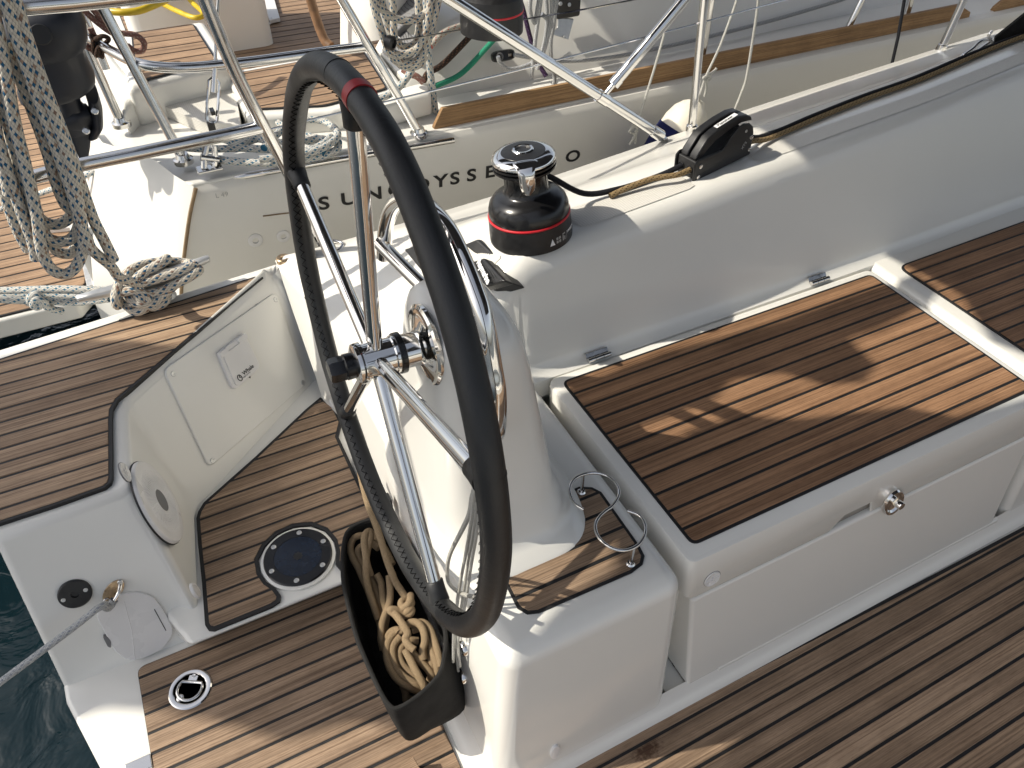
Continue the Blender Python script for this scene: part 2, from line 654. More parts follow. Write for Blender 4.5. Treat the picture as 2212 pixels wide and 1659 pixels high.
def water_mat():
    m, t, b = new_mat('harbour water')
    b.inputs['Base Color'].default_value = (0.004, 0.012, 0.016, 1)
    b.inputs['Roughness'].default_value = 0.07
    b.inputs['IOR'].default_value = 1.33
    tc = N(t, 'ShaderNodeTexCoord')
    a = N(t, 'ShaderNodeTexNoise', Scale=5.0, Detail=4.0, Distortion=0.6)
    t.links.new(tc.outputs['Object'], a.inputs['Vector'])
    bump(t, b, a.outputs[0], 0.5, 0.06)
    return m


# ------------------------------------------------------------------ the setting
mb = MB()
mb.add([(-900, -900, -0.78), (900, -900, -0.78), (900, 900, -0.78), (-900, 900, -0.78)], [(0, 1, 2, 3)])
tag(obj('water', mb, water_mat()), kind='structure')


# ------------------------------------------------------------------ teak panels
def offset_poly(poly, d):
    """shrink a closed outline (x, y) by d"""
    n = len(poly)
    area = sum(poly[i][0] * poly[(i + 1) % n][1] - poly[(i + 1) % n][0] * poly[i][1] for i in range(n))
    sgn = 1 if area > 0 else -1
    out = []
    for i in range(n):
        p, a, b = Vector(poly[i]), Vector(poly[i - 1]), Vector(poly[(i + 1) % n])
        e1, e2 = (p - a).normalized(), (b - p).normalized()
        n1, n2 = Vector((-e1.y, e1.x)) * sgn, Vector((-e2.y, e2.x)) * sgn
        m = n1 + n2
        m = m.normalized() if m.length > 1e-6 else n1
        k = d / max(0.35, m.dot(n1))
        out.append(p + m * k)
    return out


def round_poly(poly, radii, n=5):
    """round the corners of an outline; radii one per corner"""
    out = []
    N_ = len(poly)
    for i in range(N_):
        p, a, b = Vector(poly[i]), Vector(poly[i - 1]), Vector(poly[(i + 1) % N_])
        r = radii[i] if isinstance(radii, (list, tuple)) else radii
        if r <= 0:
            out.append(p)
            continue
        d1, d2 = (a - p).normalized(), (b - p).normalized()
        L = min(r, (a - p).length * 0.48, (b - p).length * 0.48)
        s0, s1 = p + d1 * L, p + d2 * L
        for k in range(n + 1):
            t = k / n
            out.append((1 - t) ** 2 * s0 + 2 * t * (1 - t) * p + t * t * s1)
    return out


def strip_mesh(name, poly, y0, y1, z, thick):
    bm = bmesh.new()
    vs = [bm.verts.new((p[0], p[1], 0)) for p in poly]
    f = bm.faces.new(vs)
    f.normal_update()
    bmesh.ops.triangulate(bm, faces=[f], ngon_method='EAR_CLIP')
    bmesh.ops.bisect_plane(bm, geom=bm.verts[:] + bm.edges[:] + bm.faces[:], plane_co=(0, y0, 0), plane_no=(0, 1, 0), clear_inner=True)
    if bm.faces:
        bmesh.ops.bisect_plane(bm, geom=bm.verts[:] + bm.edges[:] + bm.faces[:], plane_co=(0, y1, 0), plane_no=(0, 1, 0), clear_outer=True)
    if not bm.faces:
        bm.free()
        return []
    bmesh.ops.remove_doubles(bm, verts=bm.verts, dist=1e-5)
    # separate islands: each piece of plank is its own object
    out = []
    left = set(bm.faces)
    while left:
        stack, isl = [left.pop()], []
        while stack:
            g = stack.pop()
            isl.append(g)
            for e in g.edges:
                for h in e.link_faces:
                    if h in left:
                        left.discard(h)
                        stack.append(h)
        out.append([[(v.co.x, v.co.y) for v in g.verts] for g in isl])
    bm.free()
    res = []
    for isl in out:
        pts = [p for g in isl for p in g]
        ex = max(p[0] for p in pts) - min(p[0] for p in pts)
        ey = max(p[1] for p in pts) - min(p[1] for p in pts)
        if ex < 0.008 or ey < 0.003:
            continue
        c = Vector(((max(p[0] for p in pts) + min(p[0] for p in pts)) / 2, (max(p[1] for p in pts) + min(p[1] for p in pts)) / 2, z))
        b2 = bmesh.new()
        for g in isl:
            vv = [b2.verts.new((p[0] - c.x, p[1] - c.y, 0)) for p in g]
            try:
                b2.faces.new(vv)
            except ValueError:
                pass
        bmesh.ops.remove_doubles(b2, verts=b2.verts, dist=1e-5)
        bmesh.ops.recalc_face_normals(b2, faces=b2.faces)
        for g in b2.faces:
            if g.normal.z < 0:
                g.normal_flip()
        ret = bmesh.ops.extrude_face_region(b2, geom=b2.faces[:])
        top = [e for e in ret['geom'] if isinstance(e, bmesh.types.BMVert)]
        tops = set(top)
        for v in b2.verts:
            if v not in tops:
                v.co.z -= thick
        eds = [e for e in b2.edges if e.verts[0] in tops and e.verts[1] in tops and len(e.link_faces) == 2
               and abs(e.link_faces[0].normal.dot(e.link_faces[1].normal)) < 0.5]
        bmesh.ops.recalc_face_normals(b2, faces=b2.faces)
        bmesh.ops.bevel(b2, geom=eds, offset=min(0.0007, ey * 0.2), segments=1, affect='EDGES')
        me = bpy.data.meshes.new(name)
        b2.to_mesh(me)
        b2.free()
        res.append((me, c))
    return res


def teak_panel(name, poly, z, pitch, yref, mat, parent, gap=0.0066, margin=0.009, thick=0.009, rise=0.0014, base=True):
    """black bedding sheet (the part) with one mesh per plank lying on it"""
    m = MB()
    m.prism([(p[0], p[1], z - thick) for p in poly], (0, 0, thick - rise))
    panel = obj(name, m, CAULK, parent)
    ins = offset_poly(poly, margin)
    ys = [p[1] for p in ins]
    k0, k1 = math.floor((min(ys) - yref) / pitch), math.ceil((max(ys) - yref) / pitch)
    for k in range(k0, k1 + 1):
        a = yref + k * pitch + gap / 2
        for me, c in strip_mesh('plank', ins, a, a + pitch - gap, z, thick - 0.001):
            me.materials.append(mat)
            o = bpy.data.objects.new('plank', me)
            COL.objects.link(o)
            c.z += random.uniform(-0.0004, 0.0004)
            o.location = c
            o.parent = panel
            o.matrix_parent_inverse = parent_inverse(panel)
    return panel


# ------------------------------------------------------------------ our yacht: mouldings
yacht = thing('sailing_yacht', (0, 0, 0), 'white sailing yacht with teak cockpit in the foreground, seen from its own cockpit', 'sailboat')

GUN = [(-0.56, 1.885, 0.358), (-0.25, 1.918, 0.361), (0.19, 1.950, 0.362), (0.62, 1.945, 0.378), (0.9, 1.94, 0.396), (1.2, 1.935, 0.425), (1.57, 1.93, 0.463),
       (1.9, 1.93, 0.497), (2.3, 1.93, 0.528), (2.8, 1.935, 0.560), (3.1, 1.93, 0.588), (4.2, 1.90, 0.64), (6.0, 1.8, 0.72)]
gy = lambda x: interp(x, [(a, b) for a, b, c in GUN])
gz = lambda x: interp(x, [(a, c) for a, b, c in GUN])
ZT = [(0.24, 0.366), (0.30, 0.40), (0.36, 0.455), (0.42, 0.515), (0.50, 0.59), (0.56, 0.65), (0.60, 0.697), (0.64, 0.722), (1.05, 0.742), (1.5, 0.757), (2.0, 0.772), (2.45, 0.79), (4.2, 0.87), (6, 0.95)]
YB = [(0.24, 1.66), (0.30, 1.42), (0.36, 1.22), (0.42, 1.14), (0.50, 1.115), (0.62, 1.118), (1.7, 1.125), (2.4, 1.147), (4.2, 1.2), (6, 1.2)]
YT = [(0.24, 1.90), (0.30, 1.50), (0.36, 1.27), (0.42, 1.19), (0.50, 1.172), (0.56, 1.170), (0.62, 1.178), (1.05, 1.202), (1.5, 1.240), (1.95, 1.272), (2.4, 1.322), (4.2, 1.45), (6, 1.45)]


def coaming_profile(x):
    zt, yb, yt, g, z0 = interp(x, ZT), interp(x, YB), interp(x, YT), gy(x), gz(x)
    zb = 0.07 if x < 0.64 else 0.40
    zf = max(zb + 0.02, 0.452) if x >= 0.62 else zb + 0.02
    W = g - yt
    k = min(1.0, W / 0.7)
    prof = [(yb - 0.026, zb), (yb - 0.024, zf - 0.004), (yb - 0.012, zf + 0.001), (yb - 0.002, zf + 0.010), (yb + 0.006, zf + 0.026), (yb + 0.012, zf + 0.05),
            (yt - 0.012, zt - 0.05), (yt - 0.002, zt - 0.022), (yt + 0.014 * k, zt - 0.006), (yt + 0.034 * k, zt)]
    drop = max(0.0, zt - z0 - 0.02)
    f_out = [(0.15, 0.012), (0.30, 0.10), (0.38, 0.20), (0.56, 0.50), (0.62, 0.57), (0.90, 0.93), (0.975, 0.985)]
    prof += [(yt + W * f, zt - drop * d) for f, d in f_out]
    prof += [(g, z0 + 0.006), (g + 0.006, z0 - 0.008), (g + 0.004, z0 - 0.03), (g - 0.02, -0.3), (g - 0.12, -0.8)]
    return prof


def deck_z(x, y):
    p = [q for q in coaming_profile(x)[7:18]]
    return interp(y, p)


secs = []
xs = [0.24, 0.27, 0.30, 0.33, 0.36, 0.39, 0.42, 0.46, 0.50, 0.53, 0.56, 0.58, 0.60, 0.62, 0.645, 0.68, 0.75, 0.9, 1.05, 1.2, 1.35, 1.5, 1.6, 1.75, 1.9, 2.2, 2.6, 3.0, 3.6, 4.2, 5.0, 6.0]
for x in xs:
    secs.append([Vector((x, a, b)) for a, b in coaming_profile(x)])
mb = MB()
mb.loft(secs, closed=False, caps=False)
coaming = obj('cockpit_coaming', mb, GEL, yacht, smooth=55)

# quarter block with the aft seat, pump wall and speaker face; floors
mb = MB()
T = {  # top edge of the quarter
    'a': (-0.505, 1.262, 0.352), 'b': (-0.262, 1.272, 0.352), 'c': (-0.238, 1.29, 0.352), 'd': (-0.222, 1.53, 0.352), 'e': (-0.205, 1.57, 0.352),
    'f': (0.205, 1.912, 0.357), 'g': (0.24, 1.945, 0.368), 'h': (-0.52, 1.885, 0.358)}
B = {  # where the faces meet the soles
    'a': (-0.515, 1.115, -0.006), 'b': (-0.238, 1.108, -0.006), 'c': (-0.204, 1.110, 0.068), 'd': (-0.163, 1.370, 0.068), 'e': (-0.146, 1.409, 0.068),
    'f': (0.245, 1.662, 0.068), 'g': (0.30, 1.70, 0.068)}
_pn = (V(*T['f']) - V(*T['e'])).cross(V(*B['e']) - V(*T['e'])).normalized()
B['f'] = (B['f'][0], T['e'][1] - (_pn.x * (B['f'][0] - T['e'][0]) + _pn.z * (B['f'][2] - T['e'][2])) / _pn.y, B['f'][2])
names = list(T)
vs = [T[k] for k in names] + [B[k] for k in 'abcdefg']
ix = {('T', k): i for i, k in enumerate(names)}
ix.update({('B', k): len(names) + i for i, k in enumerate('abcdefg')})
t_ = lambda k: ix[('T', k)]
b_ = lambda k: ix[('B', k)]
vs += [(-0.55, 1.885, -0.8), (-0.515, 1.05, -0.8), (0.24, 1.96, -0.8)]
k0 = len(vs) - 3
mb.add(vs, [
    [t_('h'), t_('a'), t_('b'), t_('c'), t_('d'), t_('e'), t_('f'), t_('g')],
    [t_('a'), b_('a'), b_('b'), t_('b')],
    [t_('b'), b_('b'), b_('c'), t_('c')],
    [t_('c'), b_('c'), b_('d'), t_('d')],
    [t_('d'), b_('d'), b_('e'), t_('e')],
    [t_('e'), b_('e'), b_('f'), t_('f')],
    [t_('f'), b_('f'), b_('g'), t_('g')],
    [t_('h'), k0, k0 + 1, b_('a'), t_('a')],
    [t_('g'), k0 + 2, k0, t_('h')]])
quarter = obj('stern_quarter', mb, GEL, yacht, bevel=0.026, seg=5)

# sole: low platform level, helm step, main cockpit
mb = MB()
mb.prism([(-0.515, 1.13, -0.006), (-0.512, 1.08, -0.006), (-0.46, 0.9, -0.006), (-0.43, 0.3, -0.006), (-0.43, -1.6, -0.006), (6, -1.6, -0.006), (6, 0.56, -0.006),
          (0.28, 0.56, -0.006), (0.28, 1.13, -0.006)], (0, 0, -0.3))
obj('cockpit_sole', mb, GEL, yacht, bevel=0.012)
mb = MB()
step = [(-0.222, 1.0305), (0.30, 1.0305), (0.34, 1.86), (0.235, 1.82), (-0.22, 1.50), (-0.26, 1.39), (-0.27, 1.13)]
lo = [(-0.232, 1.0765 - 0.005), (0.30, 1.0765 - 0.005)]
low = [(-0.225, 1.084, -0.01), (0.30, 1.084, -0.01), (0.34, 1.86, -0.01), (0.235, 1.82, -0.01), (-0.22, 1.50, -0.01), (-0.26, 1.39, -0.01), (-0.27, 1.13, -0.01)]
up = [(p[0], p[1], 0.0775) for p in step]
up[0] = (-0.236, 1.036, 0.0775)
up[1] = (0.30, 1.036, 0.0775)
low[0] = (-0.250, 1.096, -0.01)
low[1] = (0.30, 1.096, -0.01)
n = len(up)
mb.add(low + up, [list(range(n))[::-1], list(range(n, 2 * n))] + [(i, (i + 1) % n, n + (i + 1) % n, n + i) for i in range(n)])
obj('helm_step', mb, GEL, yacht, bevel=0.012)

# helm console (box under the wheel)
mb = MB()
lo = [(0.205, 0.488, -0.01), (0.672, 0.488, -0.01), (0.662, 0.488, 0.2), (0.205, 0.488, 0.2)]
c0 = [(0.232, 0.487, -0.012), (0.640, 0.487, -0.012), (0.640, 1.40, -0.012), (0.232, 1.40, -0.012)]
c1 = [(0.268, 0.523, 0.4545), (0.627, 0.523, 0.4545), (0.627, 1.40, 0.4545), (0.268, 1.40, 0.4545)]
mb.add(c0 + c1, [(3, 2, 1, 0), (4, 5, 6, 7), (0, 1, 5, 4), (1, 2, 6, 5), (2, 3, 7, 6), (3, 0, 4, 7)])
console = obj('helm_console', mb, GEL, yacht, bevel=0.034, seg=5)
# skirting fillet where the console and lockers meet the sole
mb = MB()
prof = [(0.500, 0.05), (0.489, 0.022), (0.481, 0.009), (0.468, 0.0005), (0.468, -0.02), (0.52, -0.02)]
secs = [[Vector((x, y, z)) for y, z in prof] for x in (0.30, 0.66, 1.66, 3.0, 6.0)]
mb.loft(secs, caps=True)
mb2 = MB()
prof2 = [(0.243, 0.06), (0.228, 0.026), (0.216, 0.010), (0.203, 0.0005), (0.203, -0.02), (0.27, -0.02)]
ring = []
secs = [[Vector((x, y, z)) for x, z in prof2] for y in (0.49, 0.7, 1.03)]
mb.loft(secs, caps=True)
# rounded corner
secs = []
for k in range(7):
    a = pi + k / 6 * pi / 2
    cxx, cyy = 0.30, 0.555
    secs.append([Vector((cxx + (cxx - px) * cos(a) * 0.94, cyy + (cxx - px) * sin(a) * 0.9, z)) for px, z in prof2])
mb.loft(secs, caps=False)
obj('skirting', mb, GEL, yacht, smooth=60)

# pedestal column
PS = [(0.440, 0.245, 0.555, 0.655, 1.14), (0.466, 0.252, 0.548, 0.668, 1.12), (0.474, 0.258, 0.532, 0.69, 1.10), (0.50, 0.262, 0.515, 0.706, 1.08),
      (0.56, 0.266, 0.494, 0.722, 1.06), (0.66, 0.271, 0.476, 0.730, 1.03), (0.77, 0.277, 0.454, 0.737, 1.0), (0.84, 0.281, 0.440, 0.742, 0.98),
      (0.89, 0.285, 0.428, 0.749, 0.965), (0.915, 0.291, 0.417, 0.760, 0.952), (0.931, 0.302, 0.404, 0.778, 0.935), (0.938, 0.325, 0.385, 0.81, 0.905)]
secs = []
for z, x0, x1, y0, y1 in PS:
    sec = []
    e = 3.6
    for k in range(56):
        a = 2 * pi * k / 56
        ca, sa = cos(a), sin(a)
        sec.append(Vector(((x0 + x1) / 2 + (x1 - x0) / 2 * math.copysign(abs(ca) ** (2 / e), ca),
                           (y0 + y1) / 2 + (y1 - y0) / 2 * math.copysign(abs(sa) ** (2 / e), sa), z)))
    secs.append(sec)
mb = MB()
mb.loft(secs)
obj('helm_pedestal', mb, GEL, yacht, smooth=70)

# seat locker lid, locker front, forward seat
mb = MB()
lid_out = round_poly([(0.652, 0.547), (1.010, 0.547), (1.045, 0.547), (1.120, 0.547), (1.128, 0.547), (1.646, 0.547), (1.646, 1.092), (0.652, 1.092)], [0.02, 0, 0, 0, 0, 0.02, 0.025, 0.03])
notch = lambda p: 0.030 if (p.y < 0.6 and 1.03 < p.x < 1.125) else 0.0
secs = [[Vector((p.x, p.y, 0.4505)) for p in offset_poly(lid_out, 0.008)],
        [Vector((p.x, p.y, 0.448)) for p in offset_poly(lid_out, 0.002)],
        [Vector((p.x, p.y, 0.441)) for p in lid_out],
        [Vector((p.x + (0.004 if p.x < 1 else 0), p.y - (0.0125 - 0.13 * notch(p) if p.y < 0.7 else 0), 0.345 + notch(p))) for p in lid_out],
        [Vector((p.x + (0.004 if p.x < 1 else 0), p.y - (0.0095 - 0.13 * notch(p) if p.y < 0.7 else 0), 0.3415 + notch(p))) for p in lid_out]]
mb.loft(secs[::-1])
lid = obj('locker_lid', mb, GEL, yacht, smooth=50)
mb = MB()
f0 = [(0.690, 0.494, 0.035), (1.648, 0.494, 0.035), (1.648, 1.10, 0.035), (0.690, 1.10, 0.035)]
f1 = [(0.668, 0.5335, 0.338), (1.648, 0.5335, 0.338), (1.648, 1.10, 0.338), (0.668, 1.10, 0.338)]
mb.add(f0 + f1, [(3, 2, 1, 0), (4, 5, 6, 7), (0, 1, 5, 4), (1, 2, 6, 5), (2, 3, 7, 6), (3, 0, 4, 7)])
obj('locker_front', mb, GEL, yacht, bevel=0.009, seg=4)
# recessed plinth behind / below the locker front
mb = MB()
mb.box((1.3, 0.86, 0.155), (1.345, 0.58, 0.34))
obj('plinth', mb, GEL, yacht)
mb = MB()
mb.box((0.668, 0.62, 0.012), (0.05, 0.25, 0.036))
obj('gap_filler', mb, GEL, yacht)  # white filler added to close the dark gap at the locker base
mb = MB()   # small raised sill that the lid closes on (visible at the bottom edge of the locker front)
mb.box((1.22, 0.503, 0.030), (0.9, 0.02, 0.03))
obj('locker_sill', mb, GEL, yacht, bevel=0.006)
# forward seat
mb = MB()
s0 = [(1.70, 0.492, -0.012), (6, 0.492, -0.012), (6, 1.2, -0.012), (1.70, 1.2, -0.012)]
s1 = [(1.662, 0.54, 0.4505), (6, 0.54, 0.4505), (6, 1.2, 0.4505), (1.662, 1.2, 0.4505)]
mb.add(s0 + s1, [(3, 2, 1, 0), (4, 5, 6, 7), (0, 1, 5, 4), (1, 2, 6, 5), (2, 3, 7, 6), (3, 0, 4, 7)])
obj('forward_seat', mb, GEL, yacht, bevel=0.022, seg=4)
# starboard side of the cockpit (behind the camera)
mb = MB()
mb.box((2.5, -1.95, 0.23), (7, 0.7, 0.46))
mb.box((2.5, -2.45, 0.3), (7, 0.3, 0.9))
obj('starboard_seat', mb, GEL, yacht, bevel=0.03)

# teak ------------------------------------------------------------
teak_panel('cockpit_teak', [(0.30, -1.5), (4.5, -1.5), (4.5, 0.452), (2.0, 0.46), (1.42, 0.4655), (0.9, 0.4755), (0.377, 0.481), (0.30, 0.481)],
           0.0, 0.04505, 0.4453 - 0.045 * 40, TEAK_FLOOR, yacht)
plat = round_poly([(-0.363, 1.087), (0.194, 1.087), (0.192, -1.5), (-0.36, -1.5)], [0.02, 0.0, 0, 0])
teak_panel('platform_teak', plat, 0.0, 0.0450, 1.0600 - 0.045 * 60, TEAK_FLOOR, yacht, margin=0.001)
helm = [(0.236, 1.650), (0.184, 1.620), (0.019, 1.508), (-0.135, 1.412), (-0.153, 1.389), (-0.161, 1.370), (-0.172, 1.284), (-0.183, 1.177), (-0.197, 1.067),
        (-0.193, 1.053), (-0.182, 1.046), (-0.055, 1.0465), (-0.036, 1.052), (-0.030, 1.066), (-0.036, 1.090), (-0.050, 1.115), (-0.057, 1.145), (-0.053, 1.185), (-0.030, 1.215), (0.005, 1.236),
        (0.045, 1.240), (0.085, 1.226), (0.112, 1.195), (0.122, 1.155), (0.118, 1.12), (0.106, 1.09), (0.112, 1.068), (0.13, 1.055), (0.19, 1.052), (0.236, 1.06), (0.236, 1.48), (0.262, 1.53), (0.262, 1.60)]
teak_panel('helm_teak', helm, 0.0865, 0.0450, 1.0905, TEAK_FLOOR, yacht)
seat = [(0.19, 1.897), (0.17, 1.9085), (0.12, 1.9045), (-0.58, 1.826), (-0.58, 1.288), (-0.385, 1.288), (-0.289, 1.292), (-0.276, 1.300), (-0.271, 1.315), (-0.252, 1.50), (-0.247, 1.53), (-0.232, 1.558)]
teak_panel('aft_seat_teak', seat, 0.363, 0.0450, 1.3250, TEAK_AFT, yacht, thick=0.013, margin=0.0075)
stepk = [(0.535, 0.781), (0.546, 0.787), (0.560, 0.788), (0.582, 0.775), (0.592, 0.757), (0.589, 0.62), (0.585, 0.597), (0.572, 0.584), (0.545, 0.578), (0.36, 0.582), (0.341, 0.589), (0.331, 0.606), (0.334, 0.672), (0.36, 0.670),
         (0.427, 0.674), (0.470, 0.692), (0.500, 0.717), (0.518, 0.748)]
teak_panel('step_teak', stepk, 0.4585, 0.0450, 0.6235, TEAK_FLOOR, yacht, thick=0.006, margin=0.006)
hat = round_poly([(0.679, 0.5785), (1.625, 0.5785), (1.625, 1.069), (0.679, 1.069)], [0.018, 0.012, 0.018, 0.02])
teak_panel('locker_lid_teak', hat, 0.4545, 0.0450, 0.6165, TEAK_SEAT, yacht, thick=0.006, margin=0.006)
fwd = round_poly([(1.716, 0.58), (4.5, 0.6), (4.5, 1.09), (1.716, 1.062)], [0.02, 0, 0, 0.03])
teak_panel('forward_seat_teak', fwd, 0.4555, 0.0455, 0.7035, TEAK_SEAT, yacht, thick=0.006, margin=0.006)

# non-slip patches moulded into the coaming top
def patch(x0, x1, ya, yb_, name='nonslip_patch'):
    m = MB()
    nx, ny = 16, 4
    secs = []
    for i_ in range(nx + 1):
        x = lerp(x0, x1, i_ / nx)
        e = 0.006 * (1 if i_ in (0, nx) else 0)
        y0, y1 = ya(x) + e, yb_(x) - e
        secs.append([V(x, lerp(y0, y1, j_ / ny), deck_z(x, lerp(y0, y1, j_ / ny)) + 0.0022) for j_ in range(ny + 1)])
    m.loft(secs, closed=False, caps=False)
    obj(name, m, NONSLIP, yacht)
yti = lambda x: interp(x, YT)
patch(0.545, 0.612, lambda x: 1.235, lambda x: 1.36)
patch(0.80, 1.12, lambda x: yti(x) + 0.035, lambda x: yti(x) + 0.125)
patch(1.32, 2.9, lambda x: yti(x) + 0.035, lambda x: yti(x) + 0.088)
patch(1.36, 2.9, lambda x: yti(x) + 0.165, lambda x: yti(x) + 0.235)

# ------------------------------------------------------------------ steering wheel
WC = V(0.211, 0.842, 0.884)
WN = V(cos(radians(2.63)), 0, -sin(radians(2.63)))          # axle, pointing forward
WU = V(sin(radians(2.63)), 0, cos(radians(2.63)))
WR = V(0, -1, 0)
wheel = thing('steering_wheel', WC, 'large black leather steering wheel with five chrome spokes and a red band', 'steering wheel')
wp = lambda r, a, d=0.0: WC + (WR * cos(a) + WU * sin(a)) * r + WN * d
RW, RT = 0.400, 0.0178
m = MB()
circ = [wp(RW + 0.0006 * sin(7 * 2 * pi * k / 160) + 0.0004 * sin(17 * 2 * pi * k / 160), 2 * pi * k / 160, 0.0004 * sin(11 * 2 * pi * k / 160)) for k in range(160)]
m.tube(circ, [RT * (1 + 0.012 * sin(k * 0.9) * sin(k * 0.31)) for k in range(160)], 28, closed=True)
rim = obj('rim', m, LEATHER, wheel, smooth=180)
for a in (86.0,):
    m = MB()
    m.tube([wp(RW, radians(a + d)) for d in (-1.1, -0.4, 0.4, 1.1)], RT + 0.0009, 28)
    obj('red_band', m, REDBAND, rim, smooth=50)
for a in (20, 97, 200, 310):      # joins in the leather cover
    m = MB()
    m.tube([wp(RW, radians(a + d)) for d in (-0.18, 0.18)], RT + 0.0005, 28)
    obj('cover_seam', m, LEATHER, rim)
# cross stitching along the inside of the rim
m = MB()
for k in range(150):
    a = 2 * pi * (k + 0.5) / 150
    da = 2 * pi / 150 * 0.46
    for s in (-1, 1):
        p, q = [], []
        for j in range(3):
            t = j / 2 - 0.5
            th = t * 0.75 * s
            rr = RW - (RT - 0.0001) * cos(th)
            p.append(wp(rr, a + t * 2 * da, (RT + 0.0007) * sin(th) - 0.006))
        m.tube(p, 0.0006, 4)
obj('stitching', m, STITCH, rim)
rim.children[-1]['kind'] = 'stuff'
for a in (90, 162, 234, 306, 18):
    a = radians(a)
    m = MB()
    m.tube([wp(0.02, a), wp(0.15, a), wp(0.30, a), wp(RW - 0.012, a)], 0.0112, 20)
    sp = obj('spoke', m, CHROME, wheel, smooth=60)
    m = MB()
    m.tube([wp(RW - 0.047, a), wp(RW - 0.045, a), wp(RW - 0.03, a), wp(RW - 0.012, a)], [0.0118, 0.0140, 0.0145, 0.0165], 20)
    obj('spoke_sleeve', m, LEATHER, sp, smooth=60)
m = MB()
m.lathe([(0.0, -0.034), (0.024, -0.034), (0.030, -0.031), (0.031, -0.026), (0.031, -0.020), (0.027, -0.019), (0.027, 0.024), (0.029, 0.026), (0.029, 0.031)], WC, WN, 40)
hub = obj('hub', m, CHROME, wheel, smooth=30)
m = MB()
m.lathe([(0.031, 0.0305), (0.0315, 0.032), (0.0315, 0.040), (0.029, 0.041)], WC, WN, 40)
obj('spacer', m, BLK_GLOSS, hub)
m = MB()
m.lathe([(0.019, -0.034), (0.0195, -0.038), (0.0195, -0.047), (0.017, -0.049)], WC, WN, 32)
m.lathe([(0.0185, -0.049), (0.0185, -0.066), (0.016, -0.071), (0.0, -0.0715)], WC, WN, 6)
obj('locking_nut', m, BLK_GLOSS, hub, smooth=25)
m = MB()
m.lathe([(0.022, 0.038), (0.0265, 0.041), (0.0265, 0.062), (0.0285, 0.064), (0.034, 0.067), (0.047, 0.071), (0.052, 0.073), (0.060, 0.0735), (0.0645, 0.0765), (0.0645, 0.082)], WC, WN, 56)
obj('axle_flange', m, CHROME, wheel, smooth=30)

# chrome guard hoop round the pedestal
guard = thing('guard_rail', (0.33, 0.9, 0.98), 'chrome hoop rail standing over the white pedestal behind the steering wheel', 'rail')
hp = [(829, 553), (831, 522), (835, 482), (848, 446), (872, 426), (900, 428), (927, 450), (966, 496), (1001, 568), (1028, 635), (1046, 692), (1064, 790), (1074, 860)]
hoop = spline([at(u, v, x=0.33) for u, v in hp] + [V(0.338, 0.70, 0.80), V(0.36, 0.77, 0.77)], 8)
m = MB(); m.tube(hoop, 0.0135, 18)
obj('hoop', m, CHROME, guard)
m = MB(); m.tube([(0.318, 1.128, 0.888), (0.345, 1.03, 0.865), (0.37, 0.95, 0.845)], 0.0125, 16)
obj('strut', m, CHROME, guard)

# instruments with black sun covers
def cover(quad, label, txt=None, t=0.026):
    c = sum(quad, V(0, 0, 0)) / 4
    th = thing('instrument', c, label, 'instrument', 'instruments with black sun covers beside the winch')
    n = (quad[1] - quad[0]).cross(quad[3] - quad[0]).normalized()
    if n.z < 0:
        n = -n
    m = MB(); m.prism([p - n * t for p in quad], n * t)
    body = obj('cover', m, BLK, th, bevel=0.006, seg=3)
    m = MB()
    for k in range(1, 8):
        pts = []
        for j in range(9):
            a, b = (0.08 + 0.84 * k / 8), 0.07 + 0.86 * j / 8
            a = min(0.94, a + 0.05 * sin(j * 0.55))
            pts.append(lerp(lerp(quad[0], quad[1], a), lerp(quad[3], quad[2], a), b) + n * 0.0002)
        m.tube(pts, 0.0008, 4)
    obj('ribs', m, BLK, body)
    body.children[-1]['kind'] = 'stuff'
    m = MB(); m.prism([lerp(c, p, 0.86) - n * (t + 0.035) for p in quad], n * 0.036)
    obj('housing', m, BLK_RUB, th, bevel=0.004)
    if txt:
        xd = (quad[3] - quad[0]).normalized()
        yd = n.cross(xd)
        text('lettering', txt, 0.021, lerp(quad[0], quad[1], 0.52) + xd * 0.012 + n * 0.0012, xd, yd, PRINT_W, th, spacing=0.92, bold=0.0008)
    return th
cover([at(870, 538, z=0.605), at(903, 528, z=0.638), at(958, 577, z=0.638), at(914, 592, z=0.605)], 'black ridged instrument cover left of the wheel rim above the pedestal')
cover([at(1010, 567, z=0.678), at(1044, 556, z=0.716), at(1092, 607, z=0.716), at(1036, 623, z=0.678)], 'black instrument cover with white lettering right of the wheel rim', 'Raymarine')
cover([at(1000, 528, z=0.672), at(1030, 516, z=0.702), at(1070, 552, z=0.702), at(1040, 561, z=0.672)], 'flat black instrument cover between the lettered cover and the winch', t=0.016)

# ------------------------------------------------------------------ winch
WA = V(-0.085, 0.085, 1).normalized()
WO = V(0.702, 1.272, 0.716)
winch = thing('winch', WO, 'black self-tailing winch with chrome top and red ring on the coaming', 'winch')
FR = V(-0.42, -1, 0)
m = MB(); m.lathe([(0.0905, 0.0), (0.0905, 0.015), (0.0895, 0.035), (0.0885, 0.052)], WO, WA, 64)
base = obj('base', m, BLK, winch, smooth=30)
m = MB(); m.lathe([(0.0882, 0.0525), (0.0892, 0.0535), (0.0892, 0.056), (0.088, 0.0575)], WO, WA, 64)
obj('red_ring', m, RED, winch)
m = MB(); m.lathe([(0.0865, 0.057), (0.0872, 0.062), (0.086, 0.073), (0.0825, 0.084), (0.075, 0.094), (0.064, 0.1005), (0.053, 0.1045), (0.0485, 0.109), (0.0465, 0.116), (0.0450, 0.13), (0.0445, 0.142), (0.046, 0.150), (0.052, 0.1545), (0.064, 0.158), (0.066, 0.160), (0.066, 0.1635), (0.055, 0.1655)], WO, WA, 64)
obj('drum', m, BLK_GLOSS, winch, smooth=35)
m = MB()
